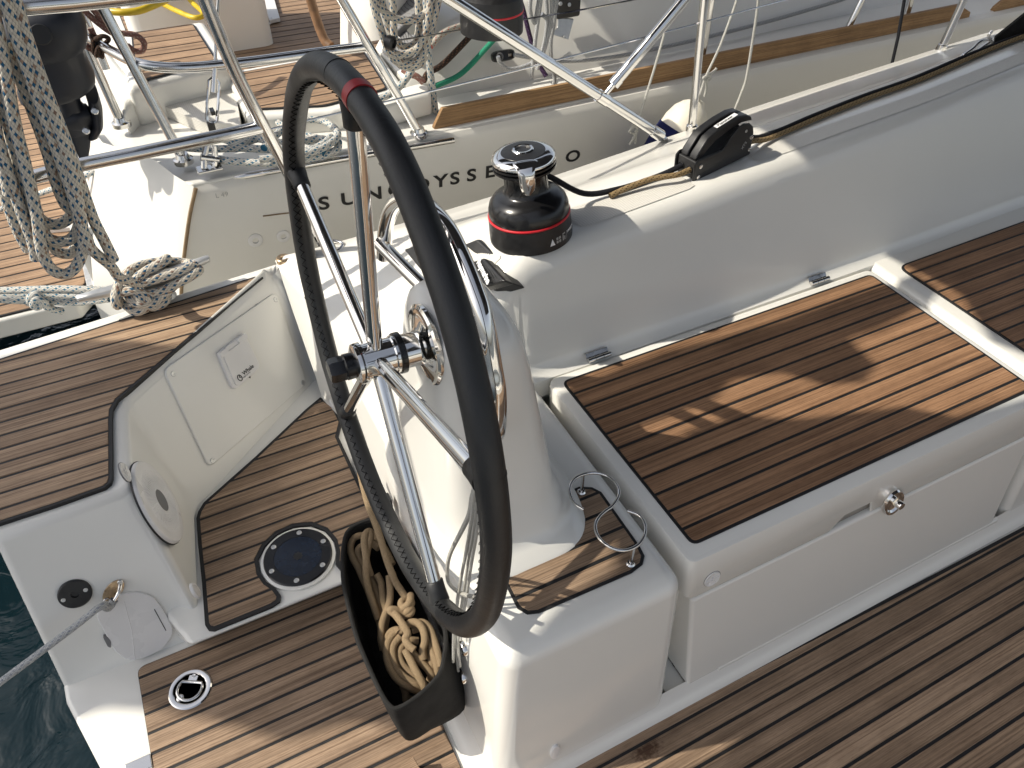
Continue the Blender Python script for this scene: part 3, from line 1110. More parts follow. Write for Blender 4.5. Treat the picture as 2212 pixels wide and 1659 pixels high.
for k in range(14):   # grip facets on the drum
    a = 2 * pi * k / 14
    e1 = FR - WA * FR.dot(WA); e1.normalize(); e2 = WA.cross(e1)
    d0 = e1 * cos(a) + e2 * sin(a); d1 = e1 * cos(a + 0.25) + e2 * sin(a + 0.25)
    m.tube([WO + WA * 0.110 + d0 * 0.0475, WO + WA * 0.128 + d1 * 0.0445, WO + WA * 0.146 + d1 * 0.0445], 0.0014, 5)
obj('drum_ridges', m, BLK_GLOSS, winch)
winch.children[-1]['kind'] = 'stuff'
m = MB(); m.lathe([(0.055, 0.166), (0.0645, 0.1675), (0.066, 0.169), (0.066, 0.1725), (0.055, 0.174)], WO, WA, 64)
obj('self_tailing_jaw', m, BLK_GLOSS, winch, smooth=30)
m = MB(); m.lathe([(0.050, 0.1745), (0.064, 0.1755), (0.0668, 0.1775), (0.0668, 0.181), (0.064, 0.186), (0.057, 0.1905), (0.047, 0.193)], WO, WA, 64)
obj('top_ring', m, CHROME, winch, smooth=40)
m = MB(); m.lathe([(0.047, 0.192), (0.0455, 0.1935), (0.030, 0.195), (0.022, 0.1955)], WO, WA, 48)
e1 = (FR - WA * FR.dot(WA)).normalized(); e2 = WA.cross(e1)
tipa = WO + WA * 0.1905
m.prism([tipa + e1 * 0.040 - e2 * 0.022, tipa + e1 * 0.050 - e2 * 0.012, tipa + e1 * 0.058 - e2 * 0.004, tipa + e1 * 0.058 + e2 * 0.004, tipa + e1 * 0.050 + e2 * 0.012, tipa + e1 * 0.040 + e2 * 0.022], WA * 0.003)
obj('top_cap', m, BLK, winch, smooth=30)
m = MB(); m.lathe([(0.022, 0.1945), (0.0225, 0.197), (0.0205, 0.199), (0.0165, 0.1985), (0.0155, 0.193), (0.0145, 0.182), (0, 0.182)], WO, WA, 8 * 5)
obj('handle_socket', m, CHROME, winch, smooth=30)
m = MB()   # stripper arm: chrome tongue folding down over the rim
sec = []
for (r, h, w) in [(0.046, 0.1930, 0.030), (0.056, 0.1918, 0.028), (0.066, 0.187, 0.022), (0.0712, 0.180, 0.0190), (0.0735, 0.168, 0.0180), (0.0725, 0.153, 0.0175), (0.071, 0.140, 0.0155), (0.069, 0.132, 0.0105), (0.068, 0.128, 0.004)]:
    p = WO + e1 * r + WA * h
    o_ = e1 * 0.0045 if h < 0.185 else WA * 0.0035
    sec.append([p - e2 * w, p - e2 * w * 0.7 + o_, p + e2 * w * 0.7 + o_, p + e2 * w, p + e2 * w * 0.6 - o_ * 0.6, p - e2 * w * 0.6 - o_ * 0.6])
m.loft(sec)
obj('stripper_arm', m, CHROME, winch, smooth=60, sub=1)
# printed warning label on the base
lab = lambda a, h: WO + (e1 * cos(a + 0.27) + e2 * sin(a + 0.27)) * 0.0908 + WA * h
def lab_quad(a0, a1, h0, h1, mat_, name='warning_print', r=0.0):
    m = MB()
    n = 6
    vs = [lab(lerp(a0, a1, k / n), h0) for k in range(n + 1)] + [lab(lerp(a0, a1, k / n), h1) for k in range(n + 1)]
    m.add(vs, [(k, k + 1, n + 2 + k, n + 1 + k) for k in range(n)])
    return obj(name, m, mat_, base)
m = MB(); m.add([lab(0.12, 0.013), lab(0.26, 0.013), lab(0.19, 0.029)], [(0, 1, 2)]); obj('warning_print', m, PRINT_W, base)
m = MB()
for (a0, a1, h0, h1) in [(0.30, 0.36, 0.014, 0.020), (0.38, 0.44, 0.014, 0.020), (0.30, 0.36, 0.022, 0.028), (0.38, 0.44, 0.022, 0.028), (0.50, 0.54, 0.013, 0.026), (0.56, 0.60, 0.013, 0.022), (0.50, 0.60, 0.027, 0.030)]:
    m.add([lab(a0, h0), lab(a1, h0), lab(a1, h1), lab(a0, h1)], [(0, 1, 2, 3)])
for k in range(4):
    m.add([lab(0.64, 0.012 + k * 0.003), lab(0.98 - 0.05 * (k % 2), 0.012 + k * 0.003), lab(0.98 - 0.05 * (k % 2), 0.0132 + k * 0.003), lab(0.64, 0.0132 + k * 0.003)], [(0, 1, 2, 3)])
obj('warning_print', m, PRINT_G, base)
ta = 0.66
for ch in 'HARKEN':
    text('lettering', ch, 0.0085, lab(ta, 0.0245) + (e1 * cos(ta + 0.27) + e2 * sin(ta + 0.27)) * 0.0008, -e1 * sin(ta + 0.27) + e2 * cos(ta + 0.27), WA, PRINT_W, base)
    ta += 0.06

# ------------------------------------------------------------------ rope clutch
CL = V(1.130, 1.268, 0.752)
cxd = V(0.99, 0.142, 0.055).normalized()
cyd = V(-0.142, 0.99, -0.02); cyd = (cyd - cxd * cyd.dot(cxd)).normalized()
czd = cxd.cross(cyd)
cp = lambda a, b, c: CL + cxd * a + cyd * b + czd * c
clutch = thing('rope_clutch', CL, 'black double rope clutch with white label on the coaming', 'rope clutch')
def cplate(name, prof, y0, y1, mat_, par, bev=0.003):
    m = MB()
    m.prism([cp(a, y0, c) for a, c in prof], cyd * (y1 - y0))
    return obj(name, m, mat_, par, bevel=bev, seg=2)
side = [(0, -0.012), (0.19, -0.004), (0.19, 0.052), (0.184, 0.07), (0.170, 0.082), (0.150, 0.087), (0.130, 0.083), (0.112, 0.070), (0.098, 0.052), (0.085, 0.042), (0.010, 0.042), (0, 0.034)]
bod = cplate('side_plate', side, 0.0, 0.006, BLK, clutch)
cplate('side_plate', side, 0.062, 0.068, BLK, clutch)
core = [(0.006, -0.010), (0.185, -0.004), (0.185, 0.050), (0.165, 0.070), (0.120, 0.055), (0.05, 0.035), (0.006, 0.036)]
cplate('body', core, 0.006, 0.062, BLK_RUB, clutch)
lever = [(0.008, 0.038), (0.012, 0.050), (0.028, 0.068), (0.040, 0.082), (0.060, 0.090), (0.10, 0.100), (0.14, 0.105), (0.165, 0.102), (0.182, 0.092), (0.188, 0.080), (0.180, 0.082), (0.15, 0.086), (0.11, 0.080), (0.07, 0.068), (0.045, 0.052), (0.03, 0.040)]
lev = []
for y0, y1 in ((0.009, 0.031), (0.037, 0.059)):
    lev.append(cplate('lever', lever, y0, y1, BLK, clutch, 0.004))
m = MB()
for s in ((0.018, 0.024), (0.014, -0.002), (0.182, 0.044), (0.182, 0.012)):
    m2 = MB(); m2.lathe([(0.0055, 0.0), (0.0052, 0.0016), (0.003, 0.0022), (0.0, 0.0016)], cp(s[0], -0.0004, s[1]), -cyd, 14)
    obj('screw', m2, CHROME, bod)
m2 = MB(); m2.lathe([(0.004, 0.0), (0.0036, 0.001), (0, 0.0012)], cp(0.160, -0.0002, 0.066), -cyd, 12); obj('screw', m2, ALU, bod)
for y in (0.02, 0.048):
    m2 = MB(); m2.lathe([(0.009, 0), (0.0095, 0.0022), (0.0075, 0.003), (0.0072, 0.0005)], cp(0.0065, y, 0.012), -cxd, 20)
    obj('rope_inlet', m2, BLK_GLOSS, clutch)
LX = (cp(0.14, 0, 0.105) - cp(0.06, 0, 0.090)).normalized()
lz = LX.cross(cyd)
m = MB(); o0 = cp(0.073, 0.014, 0.0955)
m.prism([o0, o0 + LX * 0.066, o0 + LX * 0.066 + cyd * 0.0115, o0 + cyd * 0.0115], lz * 0.0012)
labl = obj('label_tape', m, PRINT_W, lev[0])
text('lettering', 'Mainsheet', 0.0115, o0 + LX * 0.006 + cyd * 0.002 + lz * 0.0016, LX, cyd, PRINT_K, lev[0])
text('lettering', 'XTS', 0.011, cp(0.157, -0.0009, 0.020), cxd * 0.6 + czd * 0.8, czd * 0.6 - cxd * 0.8, PRINT_G, bod)

# sheets: from the winch to the clutch and forward along the coaming
ct = lambda x, y, r=0.006: V(x, y, deck_z(x, y) + r)
m = MB()
m.tube(spline([WO + WA * 0.115 + V(0.03, 0.038, 0), WO + WA * 0.105 + V(0.07, 0.035, 0), ct(0.86, 1.318, 0.028), ct(0.95, 1.315, 0.012), ct(1.05, 1.318, 0.010), cp(0.0, 0.046, 0.012), cp(0.19, 0.050, 0.02), ct(1.42, 1.362, 0.010), ct(1.62, 1.400, 0.009), ct(1.83, 1.432, 0.009), ct(2.05, 1.452, 0.009), ct(2.4, 1.510, 0.009), ct(2.7, 1.545, 0.009), ct(3.4, 1.62, 0.009)], 8), 0.0066, 12)
tag(obj('sheet_rope', m, BLACKROPE), 'black braided rope running from the winch through the clutch along the coaming', 'rope')
m = MB()
m.tube(spline([ct(0.92, 1.300, 0.009), ct(0.97, 1.301, 0.016), ct(1.03, 1.297, 0.022), cp(-0.04, 0.020, 0.014), cp(0.0, 0.020, 0.012), cp(0.19, 0.022, 0.016), ct(1.42, 1.340, 0.010), ct(1.62, 1.379, 0.009), ct(1.83, 1.411, 0.009), ct(2.05, 1.431, 0.009), ct(2.4, 1.489, 0.009), ct(2.7, 1.524, 0.009), ct(3.4, 1.60, 0.009)], 8), 0.0066, 12)
tag(obj('sheet_rope', m, TAN2), 'tan braided rope in the clutch lying beside the black one', 'rope')

# ------------------------------------------------------------------ fittings on the quarter walls
def plane3(a, b, c):
    a, b, c = Vector(a), Vector(b), Vector(c)
    n = (b - a).cross(c - a).normalized()
    if n.dot(V(0, 0, H) - a) < 0:
        n = -n
    return a, n
PUMP = plane3(T['e'], T['f'], B['e'])
SPK = plane3(T['c'], T['d'], B['d'])
INB = plane3(T['a'], T['b'], B['b'])
LIDF = plane3((0.7, 0.547, 0.441), (1.6, 0.547, 0.441), (0.7, 0.5345, 0.345))
CAFT = plane3(c0[0], c0[3], c1[0])
CFRONT = plane3(c0[0], c0[1], c1[0])
on = lambda u, v, pl, d=0.0: atp(u, v, pl[0], pl[1]) + pl[1] * d


def slab(name, outline, pl, t, mat_, parent=None, r=0.0, bevel=0.0, sink=0.004, n=4):
    pts = [on(u, v, pl) for u, v in outline]
    if r:
        q = []
        k = len(pts)
        for i in range(k):
            p, a, b = pts[i], pts[i - 1], pts[(i + 1) % k]
            L = min(r, (a - p).length * 0.45, (b - p).length * 0.45)
            s0, s1 = p + (a - p).normalized() * L, p + (b - p).normalized() * L
            q += [(1 - t_) ** 2 * s0 + 2 * t_ * (1 - t_) * p + t_ * t_ * s1 for t_ in [j / n for j in range(n + 1)]]
        pts = q
    m = MB()
    m.prism([p - pl[1] * sink for p in pts], pl[1] * (t + sink))
    return obj(name, m, mat_, parent, bevel=bevel, seg=3)


def screw(c, n, parent, r=0.0065, mat_=None, name='screw'):
    m = MB()
    m.lathe([(r, -0.002), (r, 0.0006), (r * 0.85, 0.0014), (r * 0.45, 0.0012), (r * 0.4, 0.0002), (0, 0.0002)], c, n, 16)
    return obj(name, m, mat_ or ALU, parent)


pumpp = thing('access_panel', on(500, 820, PUMP), 'white access panel with four screws on the wall below the aft seat', 'panel')
slab('cover_plate', [(350, 800), (594, 630), (662, 828), (450, 1012)], PUMP, 0.0055, GEL, pumpp, r=0.022, bevel=0.0035)
for u, v in ((593, 648), (652, 827), (372, 808), (457, 995)):
    screw(on(u, v, PUMP, 0.0056), PUMP[1], pumpp, 0.0075)
whale = thing('bilge_pump', on(508, 785, PUMP), 'white plastic bilge pump socket with hinged cap on the access panel', 'pump')
bz = slab('housing', [(463, 764), (521, 720), (558, 795), (498, 847)], PUMP, 0.0155, WHT, whale, r=0.02, bevel=0.004)
slab('cap', [(473, 770), (521, 734), (551, 797), (502, 838)], PUMP, 0.0185, WHT, whale, r=0.012, bevel=0.002)
for a in (((464, 765), (481, 752), (486, 763), (470, 776)), ((503, 735), (521, 721), (527, 732), (508, 745))):
    slab('hinge_lug', a, PUMP, 0.0215, WHT, whale, r=0.004, bevel=0.002)
tx = on(541, 798, PUMP) - on(521, 815, PUMP)
ty = PUMP[1].cross(tx)
text('lettering', 'Whale', 0.0155, on(518, 813, PUMP, 0.0190), tx, ty, PRINT_K, whale, bold=0.0002)
text('lettering', 'bilge pump', 0.0065, on(517, 819, PUMP, 0.0190), tx, ty, PRINT_G, whale)
m = MB(); c = on(509, 818, PUMP, 0.0192); txn = tx.normalized(); tyn = ty.normalized()
m.tube([c + (txn * cos(a) * 0.0062 + tyn * sin(a) * 0.0085) for a in [2 * pi * k / 20 for k in range(20)]], 0.0012, 5, closed=True)
m.tube([c + txn * 0.003 + tyn * 0.006, c, c + txn * 0.004 - tyn * 0.0005], 0.001, 5)
obj('emblem', m, PRINT_K, whale)
m = MB(); c = on(531.5, 818, PUMP, 0.0190); m.add([c - txn * 0.004 + tyn * 0.004, c + txn * 0.004 + tyn * 0.004, c - tyn * 0.002], [(0, 1, 2)]); obj('arrow_mark', m, PRINT_K, whale)


def plug(u, v, pl, r, label):
    c = on(u, v, pl)
    n = pl[1]
    th = thing('plug', c, label, 'plug', 'white spoked plugs in the mouldings')
    m = MB(); m.lathe([(r, -0.002), (r, 0.0012), (r * 0.94, 0.0024), (r * 0.88, 0.0016), (r * 0.25, 0.0012), (0, 0.0012)], c, n, 36)
    obj('disc', m, WHT, th)
    m = MB(); m.lathe([(r * 1.05, -0.002), (r * 1.05, 0.0006), (r * 0.9, 0.0006)], c, n, 36); obj('dark_ring', m, GREYPLASTIC, th)  # grey ring added as the painted shadow round the disc edge
    e1_ = n.orthogonal().normalized(); e2_ = n.cross(e1_)
    for k in range(6):
        a = k * pi / 3 + 0.3
        d = e1_ * cos(a) + e2_ * sin(a)
        m = MB(); m.tube([c + d * r * 0.26 + n * 0.0016, c + d * r * 0.86 + n * 0.0016], 0.0011, 6)
        obj('spoke', m, WHT, th)
    m = MB(); m.lathe([(r * 0.26, 0.001), (r * 0.26, 0.003), (r * 0.16, 0.003), (r * 0.14, 0.0015), (0, 0.0015)], c, n, 20)
    obj('socket', m, WHT, th)
plug(562, 672, PUMP, 0.021, 'white round plug near the top screw of the access panel')
plug(270, 1020, SPK, 0.022, 'white round plug beside the loudspeaker')
plug(1538, 1250, LIDF, 0.0185, 'white round plug on the front of the locker lid')

# loudspeaker
c = on(338, 1086, SPK)
n = SPK[1]
r = (on(296, 996, SPK) - on(370, 1177, SPK)).length / 2
spk = thing('loudspeaker', c, 'round white loudspeaker with slotted grille below the aft seat', 'loudspeaker')
m = MB(); m.lathe([(r, -0.003), (r, 0.001)], c, n, 56); obj('dark_ring', m, CAULK, spk)
m = MB(); m.lathe([(r * 0.985, 0.001), (r * 0.985, 0.004), (r * 0.95, 0.0085), (r * 0.78, 0.0105), (r * 0.74, 0.0098)], c, n, 56); obj('bezel', m, WHT, spk, smooth=40)
m = MB(); m.lathe([(r * 0.75, 0.008), (r * 0.5, 0.010), (r * 0.25, 0.011), (0, 0.0115)], c, n, 48); gr = obj('grille', m, GREYPLASTIC, spk)
e1_ = n.orthogonal().normalized(); e2_ = n.cross(e1_)
m = MB()
for ring in range(13):
    rr = r * (0.29 + 0.455 * ring / 12)
    hh = lerp(0.0115, 0.009, ring / 12)
    m.tube([c + (e1_ * cos(a) + e2_ * sin(a)) * rr + n * hh for a in [2 * pi * k / 56 for k in range(56)]], 0.00125, 5, closed=True)
for k in range(44):
    a = 2 * pi * k / 44
    d = e1_ * cos(a) + e2_ * sin(a)
    m.tube([c + d * r * 0.27 + n * 0.0116, c + d * r * 0.5 + n * 0.0106, c + d * r * 0.745 + n * 0.009], 0.0012, 4)
obj('grille_bars', m, WHT, spk); spk.children[-1]['kind'] = 'stuff'
m = MB(); m.lathe([(r * 0.27, 0.010), (r * 0.27, 0.0128), (0, 0.0135)], c, n, 32); obj('badge', m, GREYPLASTIC, spk)
m = MB(); m.lathe([(r * 0.29, 0.0105), (r * 0.29, 0.0133), (r * 0.26, 0.0133), (r * 0.26, 0.0105)], c, n, 32); obj('badge_ring', m, WHT, spk)

# shore socket, eye strap, shower lid, courtesy light
c = on(162, 1282, INB); n = INB[1]
sk_ = thing('shore_socket', c, 'round black socket plate with two screws on the white stern face', 'socket')
m = MB(); m.lathe([(0.0325, -0.002), (0.0325, 0.003), (0.030, 0.005), (0.008, 0.005), (0.007, 0.001), (0, 0.001)], c, n, 40); obj('plate', m, BLK, sk_)
for u, v in ((137, 1294), (185, 1272)):
    screw(on(u, v, INB, 0.005), n, sk_, 0.0045)
c = on(245, 1276, INB)
eye = thing('eye_strap', c, 'tarnished stainless eye strap bolted to the white stern face', 'eye strap')
ax = (on(262, 1250, INB) - on(226, 1297, INB)); L = ax.length; ax.normalize(); ay = n.cross(ax)
m = MB()
pts = []
for k in range(24):
    a = 2 * pi * k / 24
    pts.append(c + ax * (L * 0.5 * cos(a) * (1.0)) + ay * (0.0165 * sin(a)))
m.prism([p - n * 0.001 for p in pts], n * 0.0035)
obj('plate', m, BRONZE, eye, bevel=0.001)
m = MB(); m.tube(spline([c + ax * 0.024 + n * 0.002, c + ax * 0.023 + n * 0.014, c + ax * 0.012 + n * 0.026 - ay * 0.004, c - ax * 0.008 + n * 0.028 - ay * 0.006, c - ax * 0.022 + n * 0.014 - ay * 0.002, c - ax * 0.024 + n * 0.002], 6), 0.0045, 12)
obj('bow', m, CHROME, eye)
for s in (-1, 1):
    screw(c + ax * s * 0.024 + n * 0.003, n, eye, 0.006, CHROME, 'rivet')
p0 = c - ax * 0.014 + n * 0.026 - ay * 0.006
m = MB(); m.tube(spline([p0 + n * 0.0 + ax * 0.008, p0 - ax * 0.012, at(215, 1312, y=p0.y - 0.02), at(150, 1362, y=p0.y - 0.03), at(0, 1474, y=p0.y - 0.06), at(-160, 1592, y=p0.y - 0.10)], 6), [0.0085] * 6 + [0.0085] * 6 + [0.0072] * 19, 12)
tag(obj('mooring_line', m, GREYROPE), 'thin white line leading from the eye strap over the water', 'rope')
lid_ = thing('shower_locker', on(290, 1345, INB), 'white rounded locker lid low on the white stern face', 'locker lid')
slab('cap', [(206, 1325), (226, 1300), (262, 1280), (300, 1276), (330, 1286), (350, 1310), (372, 1350), (374, 1368), (352, 1400), (310, 1420), (280, 1425), (250, 1408), (235, 1382)], INB, 0.006, WHT, lid_, r=0.012, bevel=0.003)
slab('finger_notch', [(222, 1372), (232, 1372), (240, 1382), (240, 1396), (233, 1394)], INB, 0.0066, GREYPLASTIC, lid_, r=0.004)
m = MB(); m.tube([on(333, 1313, INB, 0.0062), on(358, 1359, INB, 0.0062)], 0.0009, 5); obj('seam', m, CAULK, lid_)
m = MB(); m.tube([on(268, 1296, INB, 0.0060), on(285, 1360, INB, 0.0060), on(292, 1424, INB, 0.0060)], 0.0009, 5); obj('ridge', m, WHT, lid_)


def light_disc(u, v, pl, rx_, ry_, name, label, up=(0, 0, 1)):
    c = on(u, v, pl)
    Rm = frame_from(pl[1], up)
    m = MB()
    secs = []
    for s, h in ((1.0, -0.002), (1.0, 0.002), (0.93, 0.0045), (0.6, 0.0058), (0.1, 0.006)):
        secs.append([c + Rm @ Vector((rx_ * s * cos(2 * pi * k / 32), ry_ * s * sin(2 * pi * k / 32), h)) for k in range(32)])
    m.loft(secs)
    return tag(obj(name, m, WHT), label, 'light')
light_disc(421, 1276, SPK, 0.017, 0.021, 'courtesy_light', 'small white round light low beside the helm teak edge')
light_disc(1198, 1622, CFRONT, 0.026, 0.011, 'courtesy_light', 'white oval light low on the front of the helm console', (1, 0, 0))
PF = (V(0, 0, 0.09), V(0, 0, 1))
light_disc(728, 868, plane3((0.26, 1.60, 0.10), (0.30, 1.60, 0.10), (0.28, 1.66, 0.15)), 0.022, 0.022, 'courtesy_light', 'white round light at the outboard end of the helm teak')

# inspection plate in the helm floor
c = V(0.033, 1.148, 0.0785)
ins = thing('inspection_plate', c, 'round black deck plate with blue centre and six screws in the helm floor', 'deck plate')
m = MB(); m.lathe([(0.087, -0.004), (0.087, 0.0045), (0.083, 0.0065)], c, (0, 0, 1), 56); obj('seat_ring', m, GEL, ins)
m = MB(); m.lathe([(0.0795, 0.0055), (0.0795, 0.0095), (0.077, 0.0115), (0.056, 0.0115), (0.0555, 0.0105)], c, (0, 0, 1), 56); obj('ring', m, BLK_GLOSS, ins)
m = MB(); m.lathe([(0.0556, 0.0095), (0.055, 0.0112), (0.0, 0.0114)], c, (0, 0, 1), 56); ce = obj('centre_plate', m, BLUEGLASS, ins)
m = MB(); m.prism([c + V(cos(2 * pi * k / 16) * (0.0125 if k % 2 else 0.0095), sin(2 * pi * k / 16) * (0.0125 if k % 2 else 0.0095), 0.0115) for k in range(16)], (0, 0, 0.0006)); obj('key_hole', m, PRINT_K, ce)
for k in range(6):
    a = radians(12 + 60 * k)
    screw(c + V(0.067 * cos(a), 0.067 * sin(a), 0.0115), (0, 0, 1), ins, 0.0062)

# flush lift ring in the platform
c = V(-0.266, 0.984, 0.0)
lr = thing('lift_ring', c, 'round chrome flush lift ring let into the platform teak', 'lift ring')
m = MB(); m.lathe([(0.0455, -0.002), (0.0455, 0.0012), (0.043, 0.0032), (0.036, 0.0036), (0.0335, 0.0028), (0.0335, 0.0004)], c, (0, 0, 1), 48); obj('bezel', m, CHROME, lr, smooth=30)
m = MB(); m.lathe([(0.034, 0.0008), (0, 0.0008)], c, (0, 0, 1), 40); obj('cup', m, CAULK, lr)  # flat black disc; the shade of the recess is put in its colour
dl = []
for k in range(17):
    a = radians(-35 + 250 * k / 16) + radians(150)
    dl.append(c + V(0.026 * cos(a), 0.026 * sin(a), 0.0022))
m = MB(); m.tube(dl, 0.0038, 10, closed=True); obj('lifting_loop', m, STEEL, lr, smooth=60)
m = MB(); m.box(c + V(0.010, 0.020, 0.0018), (0.020, 0.016, 0.003), Matrix.Rotation(radians(-30), 3, 'Z')); obj('pivot', m, CHROME, lr, bevel=0.001)
screw(c + V(-0.022, -0.012, 0.0035), (0, 0, 1), lr, 0.008, STEEL, 'keyhole')
screw(c + V(0.013, 0.026, 0.003), (0, 0, 1), lr, 0.0045, CHROME, 'pin')

# hinges, latch
for x, y, lab_ in ((0.796, 1.097, 'small stainless hinge on the locker lid near the pedestal'), (1.474, 1.100, 'small stainless hinge on the locker lid near the forward seat')):
    hg = thing('hinge', (x, y, 0.455), lab_, 'hinge', 'hinges of the locker lid')
    for k in range(3):
        m = MB(); m.tube([(x - 0.030 + k * 0.0205, y, 0.4585), (x - 0.011 + k * 0.0205, y, 0.4585)], 0.0058, 12); obj('knuckle', m, STEEL, hg)
    m = MB(); m.box((x, y + 0.011, 0.461), (0.060, 0.016, 0.0025), Matrix.Rotation(radians(50), 3, 'X')); obj('leaf', m, STEEL, hg, bevel=0.0008)
lf = plane3((0.7, 0.5325, 0.334), (1.6, 0.5325, 0.334), (0.7, 0.494, 0.035))
c = on(1926, 1083, LIDF); n = LIDF[1]
lt = thing('latch', c, 'chrome oval push latch on the locker front', 'latch')
Rm = frame_from(n, (-0.35, 0, 1))
m = MB()
m.loft([[c + Rm @ Vector((0.028 * s * cos(2 * pi * k / 32), 0.039 * s * sin(2 * pi * k / 32), h)) for k in range(32)] for s, h in ((1, -0.004), (1, 0.004), (0.92, 0.0085), (0.74, 0.008), (0.62, 0.004), (0.1, 0.003))])
obj('escutcheon', m, CHROME, lt, smooth=30)
m = MB(); m.lathe([(0.0095, 0.001), (0.0095, 0.021), (0.0085, 0.0235), (0, 0.024)], c + Rm @ Vector((0.004, 0.002, 0)), n, 20); obj('push_button', m, CHROME, lt)

# console aft face: rocker switch and chrome buttons
for (u, v, lab_) in ((1004, 1400, 'upper chrome button on the aft side of the helm console'), (1000, 1461, 'lower chrome button on the aft side of the helm console')):
    c = on(u, v, CAFT)
    bt = thing('push_button', c, lab_, 'button', 'chrome buttons by the rope bag')
    m = MB(); m.lathe([(0.015, -0.006), (0.015, 0.004), (0.0125, 0.0075), (0.0105, 0.0075), (0.0105, 0.002)], c, CAFT[1], 28); obj('bezel', m, CHROME, bt)
    m = MB(); m.lathe([(0.0105, 0.003), (0.0105, 0.0065), (0, 0.0075)], c, CAFT[1], 24); obj('cap', m, BLK_GLOSS, bt)
c = on(858, 1092, CAFT)
sw = thing('engine_stop', c, 'white plastic pull switch with black recess behind the wheel rim', 'switch')
m = MB(); m.box(c + CAFT[1] * 0.012, (0.030, 0.062, 0.055), frame_from(V(0, 0, 1))); obj('housing', m, WHT, sw, bevel=0.008)
m = MB(); m.box(c + CAFT[1] * 0.020 + V(0, 0.012, 0.004), (0.022, 0.026, 0.038)); obj('recess', m, BLK, sw, bevel=0.003)

# cup holder
pts = [(620, 1085), (545, 1035), (505, 960), (500, 890), (540, 820), (620, 780), (710, 768), (800, 785), (870, 830), (915, 890), (925, 950), (900, 1010), (860, 1060), (810, 1095), (760, 1140),
       (725, 1200), (725, 1270), (760, 1340), (830, 1400), (920, 1435), (1010, 1430), (1090, 1390), (1140, 1320), (1155, 1250), (1135, 1180), (1090, 1130), (1000, 1095)]
cu = [at(1106 + a / 4, 829.5 + b / 4, z=0.512) for a, b in pts]
cup = thing('cup_holder', (0.55, 0.68, 0.4585), 'S-shaped stainless wire cup holder standing on the teak step', 'cup holder')
m = MB(); m.tube(spline(cu, 5), 0.0031, 10); obj('wire_ring', m, STEEL, cup)
for a, b in (((600, 935), (604, 800)), ((1024, 1555), (1040, 1425))):
    q = at(1106 + a[0] / 4, 829.5 + a[1] / 4, z=0.4585)
    m = MB(); m.tube([q, V(q.x, q.y, 0.512)], 0.0032, 10); obj('stem', m, STEEL, cup)
    m = MB(); m.lathe([(0.0085, 0), (0.0085, 0.002), (0.006, 0.005), (0.003, 0.0055)], q, (0, 0, 1), 20); obj('foot', m, CHROME, cup)

# wooden chock on the platform at the bottom of the frame
m = MB()
q = [at(852, 1664, z=0.05), at(893, 1634, z=0.05), at(909, 1662, z=0.05), at(868, 1690, z=0.05)]
m.prism(q, (0, 0, -0.051))
tag(obj('foot_chock', m, TEAK_AFT, bevel=0.002), 'small pale wooden block on the platform teak at the bottom edge', 'block')
# stern fitting at the bottom edge
m = MB()
m.box(at(300, 1655, z=0.0), (0.05, 0.03, 0.006)); 
tag(obj('platform_hinge', m, STEEL, bevel=0.002), 'grey steel hinge plate at the corner of the platform teak', 'hinge')

# ------------------------------------------------------------------ rope bag with tan rope
rimP = [(741, 1190), (749, 1152), (772, 1134), (800, 1124), (830, 1128), (868, 1158), (905, 1230), (935, 1300), (957, 1345), (963, 1385), (959, 1420), (948, 1459), (903, 1504), (860, 1530), (841, 1524), (820, 1492), (786, 1417), (768, 1369), (745, 1277), (740, 1230)]
ZR = 0.285
rimw = spline([at(u, v, z=ZR) for u, v in rimP], 3, closed=True)
bag = thing('rope_bag', (0.15, 0.82, 0.1), 'black canvas rope bag hanging on the helm console below the wheel', 'bag')
cen = sum((p for p in rimw), V(0, 0, 0)) / len(rimw)
def ringat(s, z, dx, dy):
    out = []
    for p in rimw:
        q = cen + (p - cen) * s
        kx = max(0.0, min(1.0, (ZR - z) / 0.19)) * max(0.0, min(1.0, (p.x - cen.x + 0.02) / 0.06)) * max(0.0, min(1.0, (0.76 - p.y) / 0.08))
        out.append(V(q.x + dx + 0.022 * kx, max(q.y + dy - 0.02 * kx, 0.598), z))
    return out
outer = [ringat(1.0, ZR, 0, 0), ringat(1.01, ZR - 0.03, 0.0, -0.002), ringat(1.01, ZR - 0.09, 0.006, -0.004), ringat(0.99, ZR - 0.16, 0.012, 0.002), ringat(0.95, ZR - 0.195, 0.016, 0.006)]
inner = [ringat(0.975, ZR, 0, 0), ringat(0.965, ZR - 0.03, 0, 0), ringat(0.95, ZR - 0.09, 0.006, 0), ringat(0.88, ZR - 0.17, 0.018, 0)]
m = MB()
m.loft([outer[4]] + outer[3::-1] + inner)
obj('pouch', m, BAG, bag, smooth=60)
m = MB(); m.tube([p + V(0, 0, 0.0015) for p in rimw], 0.0042, 8, closed=True); obj('hem', m, BAG, bag)

